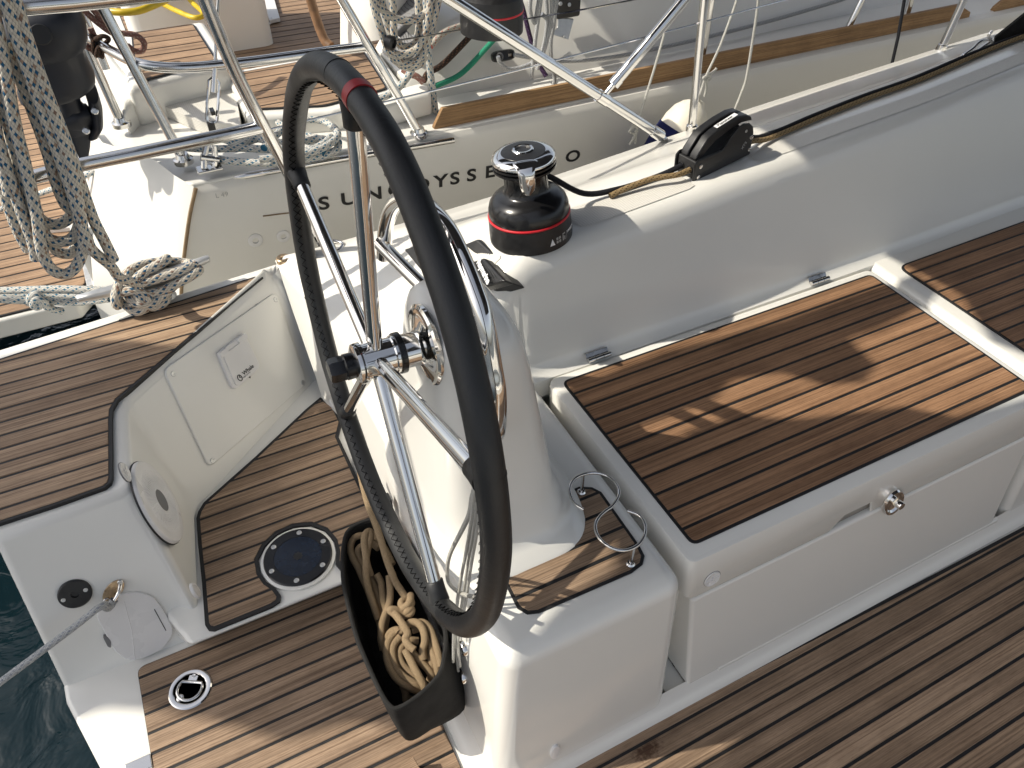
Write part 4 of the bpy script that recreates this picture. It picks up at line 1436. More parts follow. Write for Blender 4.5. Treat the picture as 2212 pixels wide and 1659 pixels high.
k7 = lambda a, b, z: at(553 + a / 4, 1244.25 + b / 4, z=z)
k2 = lambda a, b, z: at(553 + a / 4, 829.5 + b / 4, z=z)
coil = thing('tan_rope', (0.15, 0.8, 0.15), 'tan braided rope coiled in the black rope bag', 'rope')
strands = [
    [k2(900, 760, 0.345), k2(930, 900, 0.335), k2(975, 1060, 0.322), k2(1030, 1200, 0.31), k2(1080, 1350, 0.30), k2(1130, 1520, 0.285), k2(1180, 1650, 0.275), k7(1210, 60, 0.265), k7(1270, 150, 0.26), k7(1310, 215, 0.258)],
    [k2(990, 1650, 0.25), k2(960, 1560, 0.272), k2(945, 1450, 0.285), k2(935, 1350, 0.292), k2(950, 1290, 0.296), k2(985, 1275, 0.294), k2(990, 1330, 0.29), k2(960, 1450, 0.28), k2(950, 1560, 0.27), k7(960, 60, 0.255), k7(1000, 200, 0.24), k7(1060, 380, 0.225)],
    [k2(970, 1320, 0.272), k2(900, 1310, 0.272), k2(840, 1340, 0.270), k2(815, 1420, 0.265), k2(835, 1500, 0.26), k2(880, 1580, 0.252), k2(910, 1650, 0.245), k7(960, 100, 0.235), k7(1030, 290, 0.225), k7(1080, 440, 0.215), k7(1100, 600, 0.205)],
    [k2(1060, 1420, 0.268), k2(1000, 1380, 0.268), k2(930, 1395, 0.264), k2(880, 1440, 0.26), k2(900, 1530, 0.25), k2(950, 1620, 0.245), k7(1010, 60, 0.235), k7(1060, 220, 0.225), k7(1090, 400, 0.215), k7(1090, 560, 0.205)],
    [k2(1180, 1560, 0.262), k2(1120, 1440, 0.266), k2(1050, 1330, 0.268), k2(1010, 1290, 0.27)],
    [k2(1040, 1640, 0.25), k7(1080, 60, 0.24), k7(1100, 200, 0.235), k7(1130, 320, 0.23), k7(1110, 450, 0.226), k7(1080, 530, 0.22), k7(1100, 640, 0.21)],
    [k7(1150, 0, 0.262), k7(1160, 130, 0.255), k7(1150, 250, 0.25), k7(1110, 350, 0.245), k7(1085, 450, 0.24), k7(1090, 560, 0.23), k7(1120, 650, 0.22)],
    [k7(1140, 650, 0.215), k7(1135, 560, 0.232), k7(1160, 490, 0.242), k7(1220, 465, 0.248), k7(1240, 490, 0.25)],
    [k7(1270, 470, 0.25), k7(1200, 490, 0.245), k7(1140, 580, 0.24), k7(1130, 690, 0.235), k7(1160, 800, 0.23), k7(1230, 900, 0.225), k7(1330, 965, 0.22), k7(1430, 1000, 0.205)],
    [k7(1250, 520, 0.245), k7(1190, 600, 0.238), k7(1185, 700, 0.234), k7(1215, 800, 0.23), k7(1290, 880, 0.226), k7(1380, 930, 0.222), k7(1460, 960, 0.21)],
    [k7(1330, 560, 0.235), k7(1270, 600, 0.232), k7(1240, 680, 0.228), k7(1265, 760, 0.225), k7(1330, 830, 0.22), k7(1400, 890, 0.215)],
    [k7(1160, 300, 0.268), k7(1200, 330, 0.272), k7(1240, 380, 0.274), k7(1280, 440, 0.274), k7(1310, 500, 0.272), k7(1290, 540, 0.266), k7(1320, 600, 0.264), k7(1370, 640, 0.262)],
    [k7(1155, 315, 0.272), k7(1170, 290, 0.274), k7(1230, 300, 0.268), k7(1290, 350, 0.258)],
    [k7(1300, 430, 0.258), k7(1340, 400, 0.264), k7(1400, 410, 0.266), k7(1445, 470, 0.264), k7(1460, 560, 0.258), k7(1440, 640, 0.25), k7(1450, 720, 0.24)],
    [k7(1290, 640, 0.254), k7(1320, 700, 0.252), k7(1370, 800, 0.25), k7(1420, 890, 0.246), k7(1455, 960, 0.238), k7(1470, 1010, 0.22)],
    [k7(1340, 430, 0.25), k7(1430, 400, 0.256), k7(1500, 450, 0.256), k7(1545, 560, 0.252), k7(1580, 680, 0.248), k7(1600, 780, 0.24)],
    [k7(1350, 470, 0.246), k7(1440, 450, 0.248), k7(1490, 520, 0.246), k7(1520, 640, 0.242), k7(1560, 760, 0.238), k7(1570, 850, 0.228)],
    [k7(1350, 660, 0.24), k7(1400, 720, 0.238), k7(1470, 790, 0.234), k7(1520, 860, 0.228), k7(1530, 920, 0.215)],
    [k7(1400, 560, 0.236), k7(1340, 560, 0.24), k7(1320, 620, 0.238), k7(1360, 700, 0.236), k7(1450, 760, 0.232), k7(1520, 800, 0.226)],
    [k7(1480, 620, 0.236), k7(1510, 720, 0.232), k7(1520, 830, 0.226), k7(1500, 900, 0.215)],
    [k7(1250, 900, 0.20), k7(1290, 1000, 0.195), k7(1300, 1080, 0.185), k7(1340, 1060, 0.18)],
    [k7(1310, 215, 0.262), k7(1265, 215, 0.268), k7(1255, 250, 0.27), k7(1290, 275, 0.272), k7(1335, 255, 0.27), k7(1340, 220, 0.266), k7(1300, 235, 0.262)],
    [k7(1335, 165, 0.268), k7(1330, 215, 0.276), k7(1300, 260, 0.276), k7(1260, 290, 0.268), k7(1275, 320, 0.264), k7(1330, 330, 0.266), k7(1345, 290, 0.268), k7(1310, 300, 0.272), k7(1290, 350, 0.258)],
]
for s in strands:
    m = MB(); m.tube(spline(s, 5), 0.0074, 10)
    obj('strand', m, TAN, coil)

# bundle of thin white cords hanging behind the wheel
cords = thing('cord_bundle', (0.24, 0.67, 0.45), 'bundle of thin white cords hanging beside the pedestal behind the wheel rim', 'cord')
kx = lambda u, v, x: at(u, v, x=x)
cl_ = [
    [(1032, 1028), (1022, 1085), (1016, 1140), (1005, 1200), (990, 1280), (982, 1340), (984, 1400), (990, 1450)],
    [(1036, 1030), (1028, 1090), (1022, 1150), (1012, 1210), (1000, 1290), (990, 1350), (990, 1400), (994, 1440)],
    [(1039, 1035), (1034, 1100), (1028, 1160), (1018, 1220), (1006, 1300), (994, 1360), (987, 1400)],
    [(1034, 1030), (1020, 1075), (1014, 1110), (998, 1145), (975, 1190), (967, 1220), (968, 1255), (985, 1275), (1005, 1285), (1028, 1290)],
    [(1030, 1030), (1024, 1080), (1019, 1130), (1008, 1190), (996, 1250), (986, 1320), (980, 1370), (979, 1430)],
]
for i, c_ in enumerate(cl_):
    zz = [0.60, 0.56, 0.52, 0.475, 0.425, 0.38, 0.31, 0.24, 0.22, 0.2]
    m = MB()
    m.tube(spline([atp(u, v, CAFT[0] + CAFT[1] * (0.012 + 0.004 * i), CAFT[1]) if v > 1180 else atp(u, v, V(0.245 + 0.003 * i, 0, 0.3), V(1, 0, 0.02).normalized()) for u, v in c_], 5), 0.0026 if i != 3 else 0.0036, 8)
    obj('cord', m, WHITEROPE, cords)

# ------------------------------------------------------------------ cleat, mooring lines, pushpit and stanchions of our yacht
cl0, cl1 = V(-0.268, 1.893, 0.428), V(0.070, 1.932, 0.428)
cdir = (cl1 - cl0).normalized()
cside = V(-cdir.y, cdir.x, 0)
cleat = thing('mooring_cleat', lerp(cl0, cl1, 0.5) - V(0, 0, 0.06), 'grey aluminium horn cleat on the white deck edge at the stern', 'cleat')
m = MB()
secs = []
for t, w, h, dz in ((0, 0.004, 0.005, 0.012), (0.01, 0.011, 0.008, 0.011), (0.12, 0.0135, 0.010, 0.007), (0.28, 0.017, 0.013, 0.002), (0.42, 0.021, 0.017, -0.003), (0.58, 0.021, 0.017, -0.003), (0.72, 0.017, 0.013, 0.002), (0.88, 0.0135, 0.010, 0.007), (0.99, 0.011, 0.008, 0.011), (1, 0.004, 0.005, 0.012)):
    c = lerp(cl0, cl1, t) + V(0, 0, dz)
    secs.append([c + cside * w * math.copysign(abs(cos(a)) ** 0.6, cos(a)) + V(0, 0, h * math.copysign(abs(sin(a)) ** 0.7, sin(a))) for a in [2 * pi * k / 20 for k in range(20)]])
m.loft(secs)
obj('horn', m, ALU, cleat, smooth=50)
for t in (0.40, 0.60):
    c = lerp(cl0, cl1, t)
    m = MB(); m.lathe([(0.026, -0.062), (0.024, -0.055), (0.017, -0.045), (0.016, 0.0)], c, (0, 0, 1), 24); obj('leg', m, ALU, cleat)

RR = 0.0125
def mfig(pts, r, mat_, name, par=None, n=6, seg=12):
    m = MB(); m.tube(spline(pts, n), r, seg)
    return obj(name, m, mat_, par)
cc = lambda t, side, dz: lerp(cl0, cl1, t) + cside * side + V(0, 0, dz)
turns = thing('mooring_rope', lerp(cl0, cl1, 0.5), 'blue flecked white mooring rope belayed round the stern cleat', 'rope')
mfig([cc(0.30, 0.03, 0.0), cc(0.36, -0.045, -0.02), cc(0.48, -0.055, -0.032), cc(0.66, -0.040, -0.012), cc(0.80, -0.020, 0.006), cc(0.845, 0.01, 0.006), cc(0.78, 0.034, -0.004), cc(0.6, 0.036, 0.0), cc(0.45, 0.02, 0.03), cc(0.34, -0.01, 0.034), cc(0.25, -0.036, 0.006), cc(0.24, -0.028, -0.025), cc(0.30, 0.0, -0.03), cc(0.42, 0.03, -0.02)], RR, FLECK, 'turn', turns)
mfig([cc(0.40, -0.03, 0.020), cc(0.52, -0.034, 0.020), cc(0.66, -0.034, 0.020), cc(0.80, -0.028, 0.018), cc(0.875, -0.002, 0.006), cc(0.82, 0.032, 0.0), cc(0.68, 0.034, 0.020), cc(0.52, 0.022, 0.036), cc(0.40, 0.0, 0.040), cc(0.34, -0.028, 0.018)], RR, FLECK, 'turn', turns)
mfig([cc(0.42, -0.04, -0.008), cc(0.56, -0.045, -0.012), cc(0.72, -0.046, -0.002), cc(0.85, -0.038, 0.004), cc(0.89, -0.006, -0.008), cc(0.80, 0.026, -0.02), cc(0.6, 0.03, -0.03)], RR, FLECK, 'turn', turns)
mfig([cc(0.62, 0.03, 0.022), cc(0.70, 0.012, 0.040), cc(0.64, -0.008, 0.044), cc(0.52, -0.018, 0.040), cc(0.42, -0.03, 0.028), cc(0.40, -0.048, -0.01), cc(0.46, -0.056, -0.042), cc(0.55, -0.05, -0.045), cc(0.60, -0.03, -0.04)], RR, FLECK, 'turn', turns)
mfig([cc(0.30, -0.03, 0.01), cc(0.38, -0.042, 0.012), cc(0.45, -0.05, -0.012), cc(0.42, -0.055, -0.038), cc(0.34, -0.05, -0.045), cc(0.30, -0.02, -0.04)], RR, FLECK, 'turn', turns)
# the tail rises to the coil that hangs on the rail
mfig([cc(0.43, -0.03, -0.02), cc(0.41, -0.042, 0.03), at(258, 600, y=1.84), at(240, 575, y=1.82), at(212, 552, y=1.80), at(196, 535, y=1.80), at(186, 510, y=1.80)], RR, FLECK, 'tail', turns)

hank = thing('rope_coil', at(100, 300, y=1.8), 'hanging coil of blue flecked white mooring rope beside the dark outboard motor', 'rope')
yc = 1.80
hs_ = [
    [(-30, -40), (5, 120), (30, 260), (60, 380), (80, 470), (90, 540), (110, 580), (140, 592), (165, 575), (180, 530), (172, 450), (150, 350), (110, 230), (60, 90), (20, -40)],
    [(-35, 60), (0, 200), (30, 320), (60, 420), (85, 490), (105, 515), (135, 522), (160, 510), (172, 470), (160, 390), (125, 280), (80, 150), (30, 0)],
    [(-30, 160), (5, 280), (35, 370), (65, 440), (90, 475), (120, 485), (150, 470), (160, 430), (140, 340), (100, 220), (55, 90), (15, -30)],
    [(-25, 230), (0, 320), (30, 410), (55, 480), (70, 520), (78, 560)],
    [(-20, 330), (10, 420), (40, 500), (62, 540)],
    [(0, -40), (40, 90), (85, 220), (125, 330), (160, 430), (180, 500), (200, 545)],
    [(10, -40), (55, 80), (100, 200), (140, 300), (172, 390), (200, 470), (225, 520), (246, 562)],
    [(-40, 0), (-10, 130), (20, 250), (45, 350), (70, 430), (95, 500), (120, 540), (150, 548), (168, 530)],
    [(-40, 120), (-20, 230), (0, 330), (20, 420)],
    [(10, 90), (60, 210), (100, 320), (120, 390), (140, 440), (158, 455)],
]
for i, h in enumerate(hs_):
    yy = yc + 0.03 * ((i * 7) % 5 - 2) * 0.45
    mfig([at(u, v, y=yy + 0.004 * sin(j + i)) for j, (u, v) in enumerate(h)], RR, FLECK, 'strand', hank, 5)

for (pts, lab_) in (([(236, 628), (140, 624), (60, 626), (-60, 630)], 'upper pale mooring line leading aft from the cleat'),
                    ([(236, 640), (150, 638), (90, 636), (-60, 637)], 'middle pale mooring line leading aft from the cleat'),):
    m = MB(); m.tube(spline([at(u, v, y=1.93 + 0.0006 * (236 - u)) for u, v in pts], 5), 0.0098, 12)
    tag(obj('mooring_line', m, FLECK_L), lab_, 'rope', 'mooring lines at the stern')
yk = 2.02
kn = thing('knotted_line', at(80, 650, y=yk), 'pale mooring line with a knot hanging off the stern', 'rope')
mfig([at(-60, 648, y=yk), at(0, 647, y=yk), at(60, 650, y=yk), at(110, 652, y=yk), at(180, 652, y=1.97), at(236, 645, y=1.93)], 0.0098, FLECK_L, 'line', kn)
mfig([at(62, 655, y=yk), at(68, 640, y=yk - 0.02), at(80, 635, y=yk - 0.025), at(90, 648, y=yk - 0.025), at(84, 662, y=yk - 0.02), at(72, 660, y=yk - 0.015), at(78, 645, y=yk - 0.03), at(95, 650, y=yk - 0.03), at(100, 662, y=yk - 0.02), at(115, 668, y=yk - 0.01), at(134, 672, y=yk)], 0.0098, FLECK_L, 'knot', kn)

def tubes(name, label, cat, parts, group=None, mat_=STEEL, loc=None):
    th = thing(name, loc or parts[0][1][0], label, cat, group)
    for nm, pts, r in parts:
        m = MB(); m.tube([Vector(p) for p in pts], r, 18)
        obj(nm, m, mat_, th)
    return th
PY = 1.86
legc = spline([V(0.205, PY, 1.16), V(0.222, PY, 1.04), V(0.245, PY, 0.92), V(0.285, PY, 0.77), V(0.33, PY + 0.02, 0.60), V(0.372, PY + 0.04, 0.42)], 5)
pp = tubes('stern_rail', 'stainless stern rail of our own yacht crossing in front of the neighbour', 'rail', [
    ('mid_tube', [at(-80, 420, y=PY), at(60, 386, y=PY), at(160, 359, y=PY), at(300, 331, y=PY), at(574, 273, y=PY)], 0.0155),
    ('leg', legc, 0.0155),
    ('top_tube', [at(-120, 26, y=PY), at(0, 18, y=PY), at(160, 5, y=PY), at(440, -25, y=PY)], 0.0175)])
gl = lambda x: V(x, gy(x) - 0.05, gz(x) + 0.012)
b0, b1 = at(1436, 290, y=1.885), at(975, 0, y=1.89)
b0.z = gz(b0.x) + 0.045
br = tubes('stern_rail', 'stainless brace tube slanting down to the deck edge behind the winch', 'rail', [
    ('tube', [b1 + (b1 - b0) * 0.5, b1, b0 + (b1 - b0) * 0.06], 0.0160),
    ('sleeve', [b0 + (b1 - b0) * 0.075, b0 + (b1 - b0) * 0.02], 0.0185)])
m = MB(); m.tube([b0 + (b1 - b0) * 0.03, b0 + V(0.0, 0, -0.012)], 0.008, 12); obj('end_fitting', m, CHROME, br)
m = MB(); m.box(V(b0.x + 0.004, b0.y, gz(b0.x) + 0.022), (0.05, 0.035, 0.008)); m.box(V(b0.x + 0.002, b0.y, gz(b0.x) + 0.032), (0.014, 0.02, 0.03)); obj('deck_plate', m, CHROME, br, bevel=0.002)
j0 = lerp(b1, b0, (1275 - 975) / (1436 - 975))
j1 = at(1490, -15, y=1.87)
tubes('stern_rail', 'stainless strut joining the slanting brace tube, reaching up out of the picture', 'rail', [
    ('tube', [j1, j0 + (j1 - j0) * 0.14], 0.0165), ('collar', [j0 + (j1 - j0) * 0.13, j0 + (j1 - j0) * 0.19], 0.0185), ('pivot', [j0, j0 + (j1 - j0) * 0.14], 0.008)])
m = MB(); d_ = (b1 - b0).normalized(); m.tube([j0 - d_ * 0.02, j0 + d_ * 0.02], 0.0185, 18)
tag(obj('tube_clamp', m, CHROME), 'chrome clamp ring where the strut meets the slanting tube', 'clamp')
for (u0, v0, u1, v1, lab_) in ((1495, 277, 1521, 0, 'stainless stanchion standing just behind the rope clutch'), (2027, 120, 2082, 0, 'stainless stanchion standing left of the black strap')):
    x0 = at(u0, v0, y=1.90)
    x0.z = gz(x0.x) + 0.02
    yy = x0.y
    t1 = at(u1, v1, y=yy)
    st = tubes('stanchion', lab_, 'stanchion', [('tube', [x0, lerp(x0, t1, 0.45), t1, t1 + (t1 - x0) * 0.6], 0.0132)], 'stanchions on the deck edge')
    m = MB(); m.lathe([(0.030, -0.018), (0.030, -0.006), (0.026, -0.002), (0.019, 0.002), (0.018, 0.025), (0.016, 0.027)], x0, (t1 - x0).normalized(), 28); obj('socket', m, STEEL, st)
    if u0 < 1600:
        m = MB(); m.lathe([(0.007, 0), (0.007, 0.008), (0.004, 0.009), (0, 0.007)], x0 + V(-0.017, -0.012, 0.030), (-0.7, -0.6, 0.2), 14); obj('set_screw', m, CHROME, st)
a0, a1, a2 = at(572, 282, y=PY), at(1504, 52, y=1.90), at(2250, -150, y=1.9)
m = MB(); m.tube([a0, lerp(a0, a1, 0.5) - V(0, 0, 0.006), a1, a2], 0.0028, 8)
tag(obj('lifeline', m, STEEL), 'thin wire lifeline passing through the stanchion behind the clutch', 'wire')

# fairlead on the deck edge seen through the wheel
fx, fy_ = 0.345, 1.905
ff = thing('fairlead', (fx, fy_, gz(fx)), 'chrome deck block with black sheaves on the deck edge seen behind the wheel spoke', 'deck block')
zz = gz(fx) + 0.006
m = MB(); m.box((fx, fy_, zz), (0.12, 0.04, 0.012)); obj('base_plate', m, STEEL, ff, bevel=0.004)
for k in range(3):
    m = MB(); m.lathe([(0.020, 0), (0.024, 0.003), (0.024, 0.007), (0.018, 0.011), (0.024, 0.015), (0.024, 0.019)], (fx - 0.02, fy_, zz + 0.008 + 0.021 * k), (0, 0, 1), 24); obj('sheave', m, CHROME if k == 1 else BLK_GLOSS, ff)
m = MB(); m.tube(spline([(fx + 0.02, fy_ - 0.02, zz + 0.02), (fx + 0.06, fy_ - 0.025, zz + 0.022), (fx + 0.085, fy_, zz + 0.024), (fx + 0.06, fy_ + 0.025, zz + 0.026), (fx + 0.02, fy_ + 0.02, zz + 0.028)], 6), 0.0055, 10); obj('shackle', m, CHROME, ff)
c = V(0.262, 1.935, gz(0.262) + 0.006)
m = MB(); m.lathe([(0.021, -0.004), (0.021, 0.010), (0.018, 0.013), (0.010, 0.012), (0.009, 0.005), (0, 0.005)], c, (0, 0, 1), 28)
tag(obj('filler_cap', m, BRONZE), 'small round brass deck cap on the white deck edge behind the wheel', 'deck cap')

# black strap with snap hook at the right edge
sp0 = at(2085, 112, y=1.62)
strap = thing('strap', sp0, 'black webbing strap with chrome snap hook by the top right corner', 'strap')
sy = 1.60
m = MB()
bandc = [at(2150, 82, y=sy), at(2190, 50, y=sy - 0.02), at(2240, 10, y=sy - 0.06), at(2330, -50, y=sy - 0.10)]
bandb = [at(2146, 120, y=sy), at(2185, 112, y=sy - 0.02), at(2240, 92, y=sy - 0.06), at(2330, 60, y=sy - 0.10)]
secs = [[p, q, q + V(0.01, 0.012, 0), p + V(0.01, 0.012, 0)] for p, q in zip(bandc, bandb)]
m.loft(secs); obj('webbing', m, BAG, strap, smooth=60)
m = MB(); m.tube(spline([at(2143, 66, y=sy), at(2136, 78, y=sy), at(2142, 92, y=sy), at(2158, 96, y=sy), at(2162, 88, y=sy)], 5), 0.0048, 10); obj('swivel_bar', m, CHROME, strap)
m = MB(); m.tube(spline([at(2140, 84, y=sy), at(2118, 90, y=sy), at(2103, 104, y=sy), at(2092, 112, y=sy), at(2082, 120, y=sy), at(2090, 122, y=sy), at(2108, 112, y=sy), at(2128, 98, y=sy), at(2142, 88, y=sy)], 5), 0.0045, 10); obj('hook', m, CHROME, strap)
m = MB(); m.tube(spline([at(2076, 122, y=sy), at(2084, 116, y=sy + 0.01), at(2098, 118, y=sy), at(2100, 127, y=sy), at(2086, 127, y=sy)], 5), 0.0042, 10); obj('pad_eye', m, STEEL, strap)
m = MB(); m.tube([at(1957, -20, y=2.02), at(1940, 80, y=2.0), at(1927, 137, y=1.99)], 0.0062, 10)
tag(obj('black_cord', m, BLACKROPE), 'taut black cord dropping to the deck edge at upper right', 'rope')

# fender lines and fender between the boats
fe = thing('fender', (1.83, 2.12, 0.3), 'white fender in a navy cover hanging between the two boats', 'fender')
f0_, f1_ = at(1460, 300, y=2.13), at(1508, 222, y=2.13)
ax_ = (f1_ - f0_).normalized()
m = MB(); m.lathe([(0.085, -0.35), (0.092, -0.2), (0.092, -0.02), (0.088, 0.03)], f0_, ax_, 32); obj('cover', m, NAVY, fe)
m = MB(); m.lathe([(0.084, 0.02), (0.082, 0.06), (0.070, 0.10), (0.050, 0.128), (0.030, 0.142), (0.024, 0.155), (0, 0.158)], f0_, ax_, 32); obj('end', m, CREAM, fe)
ltop = f0_ + ax_ * 0.15
def cordline(pts, label, r=0.0042, knot=None):
    th = thing('fender_line', pts[-1], label, 'cord', 'thin white fender cords')
    m = MB(); m.tube(spline(pts, 5), r, 8); obj('line', m, WHITEROPE, th)
    if knot:
        for kp in knot:
            m = MB(); m.tube(spline(kp, 5), r * 1.05, 8); obj('knot', m, WHITEROPE, th)
fy2 = 2.08
F2 = lambda u, v: at(u, v, y=fy2)
cordline([F2(1600, -30), F2(1585, 20), F2(1555, 100), F2(1527, 160), F2(1518, 185), F2(1510, 210), ltop], 'white cord knotted to the top of the fender', knot=[[F2(1527, 160), F2(1535, 168), F2(1527, 175), F2(1519, 168), F2(1530, 163), F2(1544, 152), F2(1548, 147)], [F2(1528, 168), F2(1526, 190), F2(1522, 208)]])
cordline([F2(1446, 25), F2(1436, 70), F2(1416, 140), F2(1396, 205), F2(1384, 245)], 'white cord left of the fender ending in a knot', knot=[[F2(1384, 245), F2(1378, 268), F2(1366, 275), F2(1360, 285), F2(1374, 288), F2(1376, 276), F2(1366, 268)], [F2(1374, 280), F2(1370, 295), F2(1360, 312)], [F2(1374, 282), F2(1373, 300), F2(1372, 310)]])
cordline([F2(1640, -30), F2(1636, 20), F2(1624, 100), F2(1612, 170), F2(1602, 200), F2(1588, 236), F2(1580, 262)], 'white cord right of the fender', 0.0048)

# ------------------------------------------------------------------ the neighbouring yacht
nb = thing('sailing_yacht', (1.5, 3.2, 0), 'weathered white sailing yacht with teak toe rail moored alongside', 'sailboat')
YN = 2.30
ZD = 0.462                    # deck edge of the neighbour
# topsides
mb = MB()
prof = [(YN + 0.10, -0.85), (YN + 0.03, -0.4), (YN, 0.05), (YN, 0.30), (YN + 0.004, 0.425), (YN + 0.012, 0.44), (YN + 0.020, 0.452), (YN + 0.045, ZD)]
secs = []
for x in (0.10, 0.5, 1.0, 2.0, 3.0, 4.0, 6.0, 8.0):
    dy = 0.004 * max(0, x - 2.0) ** 2
    secs.append([V(interp(z, [(-0.8, -0.10), (-0.05, -0.08), (0.16, -0.02), (0.36, 0.055), (0.462, 0.10)]) if x < 0.2 else x, y + dy, z) for y, z in prof])
mb.loft(secs, closed=False, caps=False)
obj('topsides', mb, GEL2, nb, smooth=30)
# rounded quarter and transom
mb = MB()
quad = [[V(0.10, YN + 0.002, 0.462), V(0.06, YN + 0.05, 0.485), V(0.02, YN + 0.16, 0.495), V(-0.11, 2.64, 0.50), V(-0.14, 2.80, 0.50)],
        [V(0.055, YN + 0.001, 0.36), V(0.015, YN + 0.05, 0.36), V(-0.03, YN + 0.17, 0.36), V(-0.17, 2.62, 0.36), V(-0.19, 2.80, 0.36)],
        [V(-0.02, YN + 0.001, 0.16), V(-0.06, YN + 0.05, 0.16), V(-0.11, YN + 0.17, 0.16), V(-0.27, 2.60, 0.14), V(-0.28, 2.80, 0.14)],
        [V(-0.08, YN + 0.001, -0.05), V(-0.12, YN + 0.05, -0.05), V(-0.17, YN + 0.17, -0.05), V(-0.32, 2.60, -0.05), V(-0.33, 2.80, -0.05)],
        [V(-0.10, YN + 0.04, -0.8), V(-0.14, YN + 0.08, -0.8), V(-0.19, YN + 0.2, -0.8), V(-0.34, 2.62, -0.8), V(-0.36, 2.80, -0.8)]]
mb.loft(quad, closed=False, caps=False)
obj('transom_quarter', mb, GEL, nb, smooth=40)
mb = MB(); mb.tube(spline([V(0.105, YN - 0.003, 0.458), V(0.058, YN - 0.004, 0.36), V(-0.018, YN - 0.004, 0.16), V(-0.08, YN - 0.004, -0.05)], 6), 0.006, 8)
obj('corner_strip', mb, OCHRE, nb)
# deck: aft corner, side deck, coaming, cockpit
mb = MB()
mb.prism([(0.10, YN + 0.02, ZD), (0.06, YN + 0.06, ZD), (0.02, YN + 0.17, ZD), (-0.11, 2.64, ZD), (-0.14, 2.86, ZD), (0.30, 2.86, ZD), (0.34, 2.60, ZD), (0.9, 2.58, ZD), (8, 2.75, ZD), (8, YN + 0.19, ZD), (4, YN + 0.06, ZD), (2, YN + 0.04, ZD)], (0, 0, -0.2))
obj('deck', mb, GEL, nb, bevel=0.008)
mb = MB()
secs = []
for x, zt, yb, yo in ((0.92, 0.52, 2.62, 2.66), (1.0, 0.60, 2.60, 2.70), (1.15, 0.68, 2.58, 2.72), (1.5, 0.74, 2.57, 2.72), (2.2, 0.79, 2.58, 2.74), (3.2, 0.86, 2.62, 2.80), (5, 0.98, 2.70, 2.9), (8, 1.1, 2.8, 3.0)):
    secs.append([V(x, yb, ZD - 0.02), V(x, yb + 0.01, ZD + 0.012), V(x, yb + 0.03, ZD + 0.035), V(x, yo - 0.03, zt - 0.03), V(x, yo, zt - 0.006), V(x, yo + 0.03, zt), V(x, yo + 0.30, zt + 0.01), V(x, yo + 0.34, zt - 0.02), V(x, yo + 0.37, 0.3)])
mb.loft(secs, closed=False, caps=False)
mb.add([p for p in secs[0]], [list(range(len(secs[0])))])
obj('coaming', mb, GEL, nb, smooth=50)
# cockpit tub
mb = MB()
mb.prism([(-0.30, 2.62, 0.235), (3.0, 2.62, 0.235), (3.0, 5.6, 0.235), (-0.30, 5.6, 0.235)], (0, 0, -0.6))
obj('cockpit_tub', mb, GEL2, nb)
# seat hatch block and aft seat block
sh = [(0.335, 2.555), (0.60, 2.478), (0.885, 2.545), (0.93, 2.98), (0.345, 2.975)]
mb = MB(); mb.prism([(p[0], p[1], 0.531) for p in sh], (0, 0, -0.35)); obj('seat_block', mb, GEL, nb, bevel=0.018, seg=3)
teak_panel('seat_teak', round_poly([(0.352, 2.598), (0.585, 2.520), (0.825, 2.565), (0.865, 2.945), (0.362, 2.925)], 0.02, 3), 0.5385, 0.0592, 2.5480, TEAK_NB, nb, gap=0.0075, margin=0.006, thick=0.006)
ash = [(0.01, 2.80), (0.37, 2.88), (0.365, 3.36), (0.05, 3.36)]
mb = MB(); mb.prism([(p[0], p[1], 0.592) for p in ash], (0, 0, -0.4)); obj('aft_seat_block', mb, GEL, nb, bevel=0.025, seg=3)
teak_panel('aft_seat_teak', round_poly([(0.045, 2.826), (0.325, 2.905), (0.318, 3.318), (0.09, 3.315)], 0.02, 3), 0.5995, 0.0660, 2.9740, TEAK_NB, nb, gap=0.0085, margin=0.006, thick=0.006)
teak_panel('cockpit_teak', [(0.10, 2.66), (2.8, 2.66), (2.8, 5.4), (0.10, 5.4)], 0.245, 0.0720, 2.70, TEAK_NB, nb, gap=0.010, margin=0.004, thick=0.008)
mb = MB(); mb.prism([at(392, 187, z=0.505), at(505, 172, z=0.505), at(520, 270, z=0.505), at(430, 262, z=0.505), at(352, 228, z=0.505), at(330, 200, z=0.505)], (0, 0, -0.04)); obj('nonslip_patch', mb, NONSLIP, nb)
mb = MB()
mb.prism([at(195, 95, z=0.60), at(222, 92, z=0.60), at(300, 190, z=0.56), at(265, 245, z=0.54)], (0, 0, -0.3)); obj('transom_post', mb, GEL, nb, bevel=0.02)
mb = MB()
mb.prism([at(560, -10, z=0.25), at(590, -10, z=0.25), at(606, 47, z=0.25), at(584, 52, z=0.25)], (0, 0, 0.02)); obj('floor_hatch_frame', mb, WHT, nb, bevel=0.004)
mb = MB(); mb.prism([at(465, 72, z=0.25), at(585, 50, z=0.25), at(586, 52, z=0.25), at(466, 75, z=0.25)], (0, 0, 0.006)); obj('floor_trim', mb, WHT, nb)
# white locker block far side with the yellow hose
mb = MB(); mb.box((0.42, 4.22, 0.5), (0.62, 0.5, 0.62)); obj('helm_seat', mb, GEL, nb, bevel=0.05, seg=4)
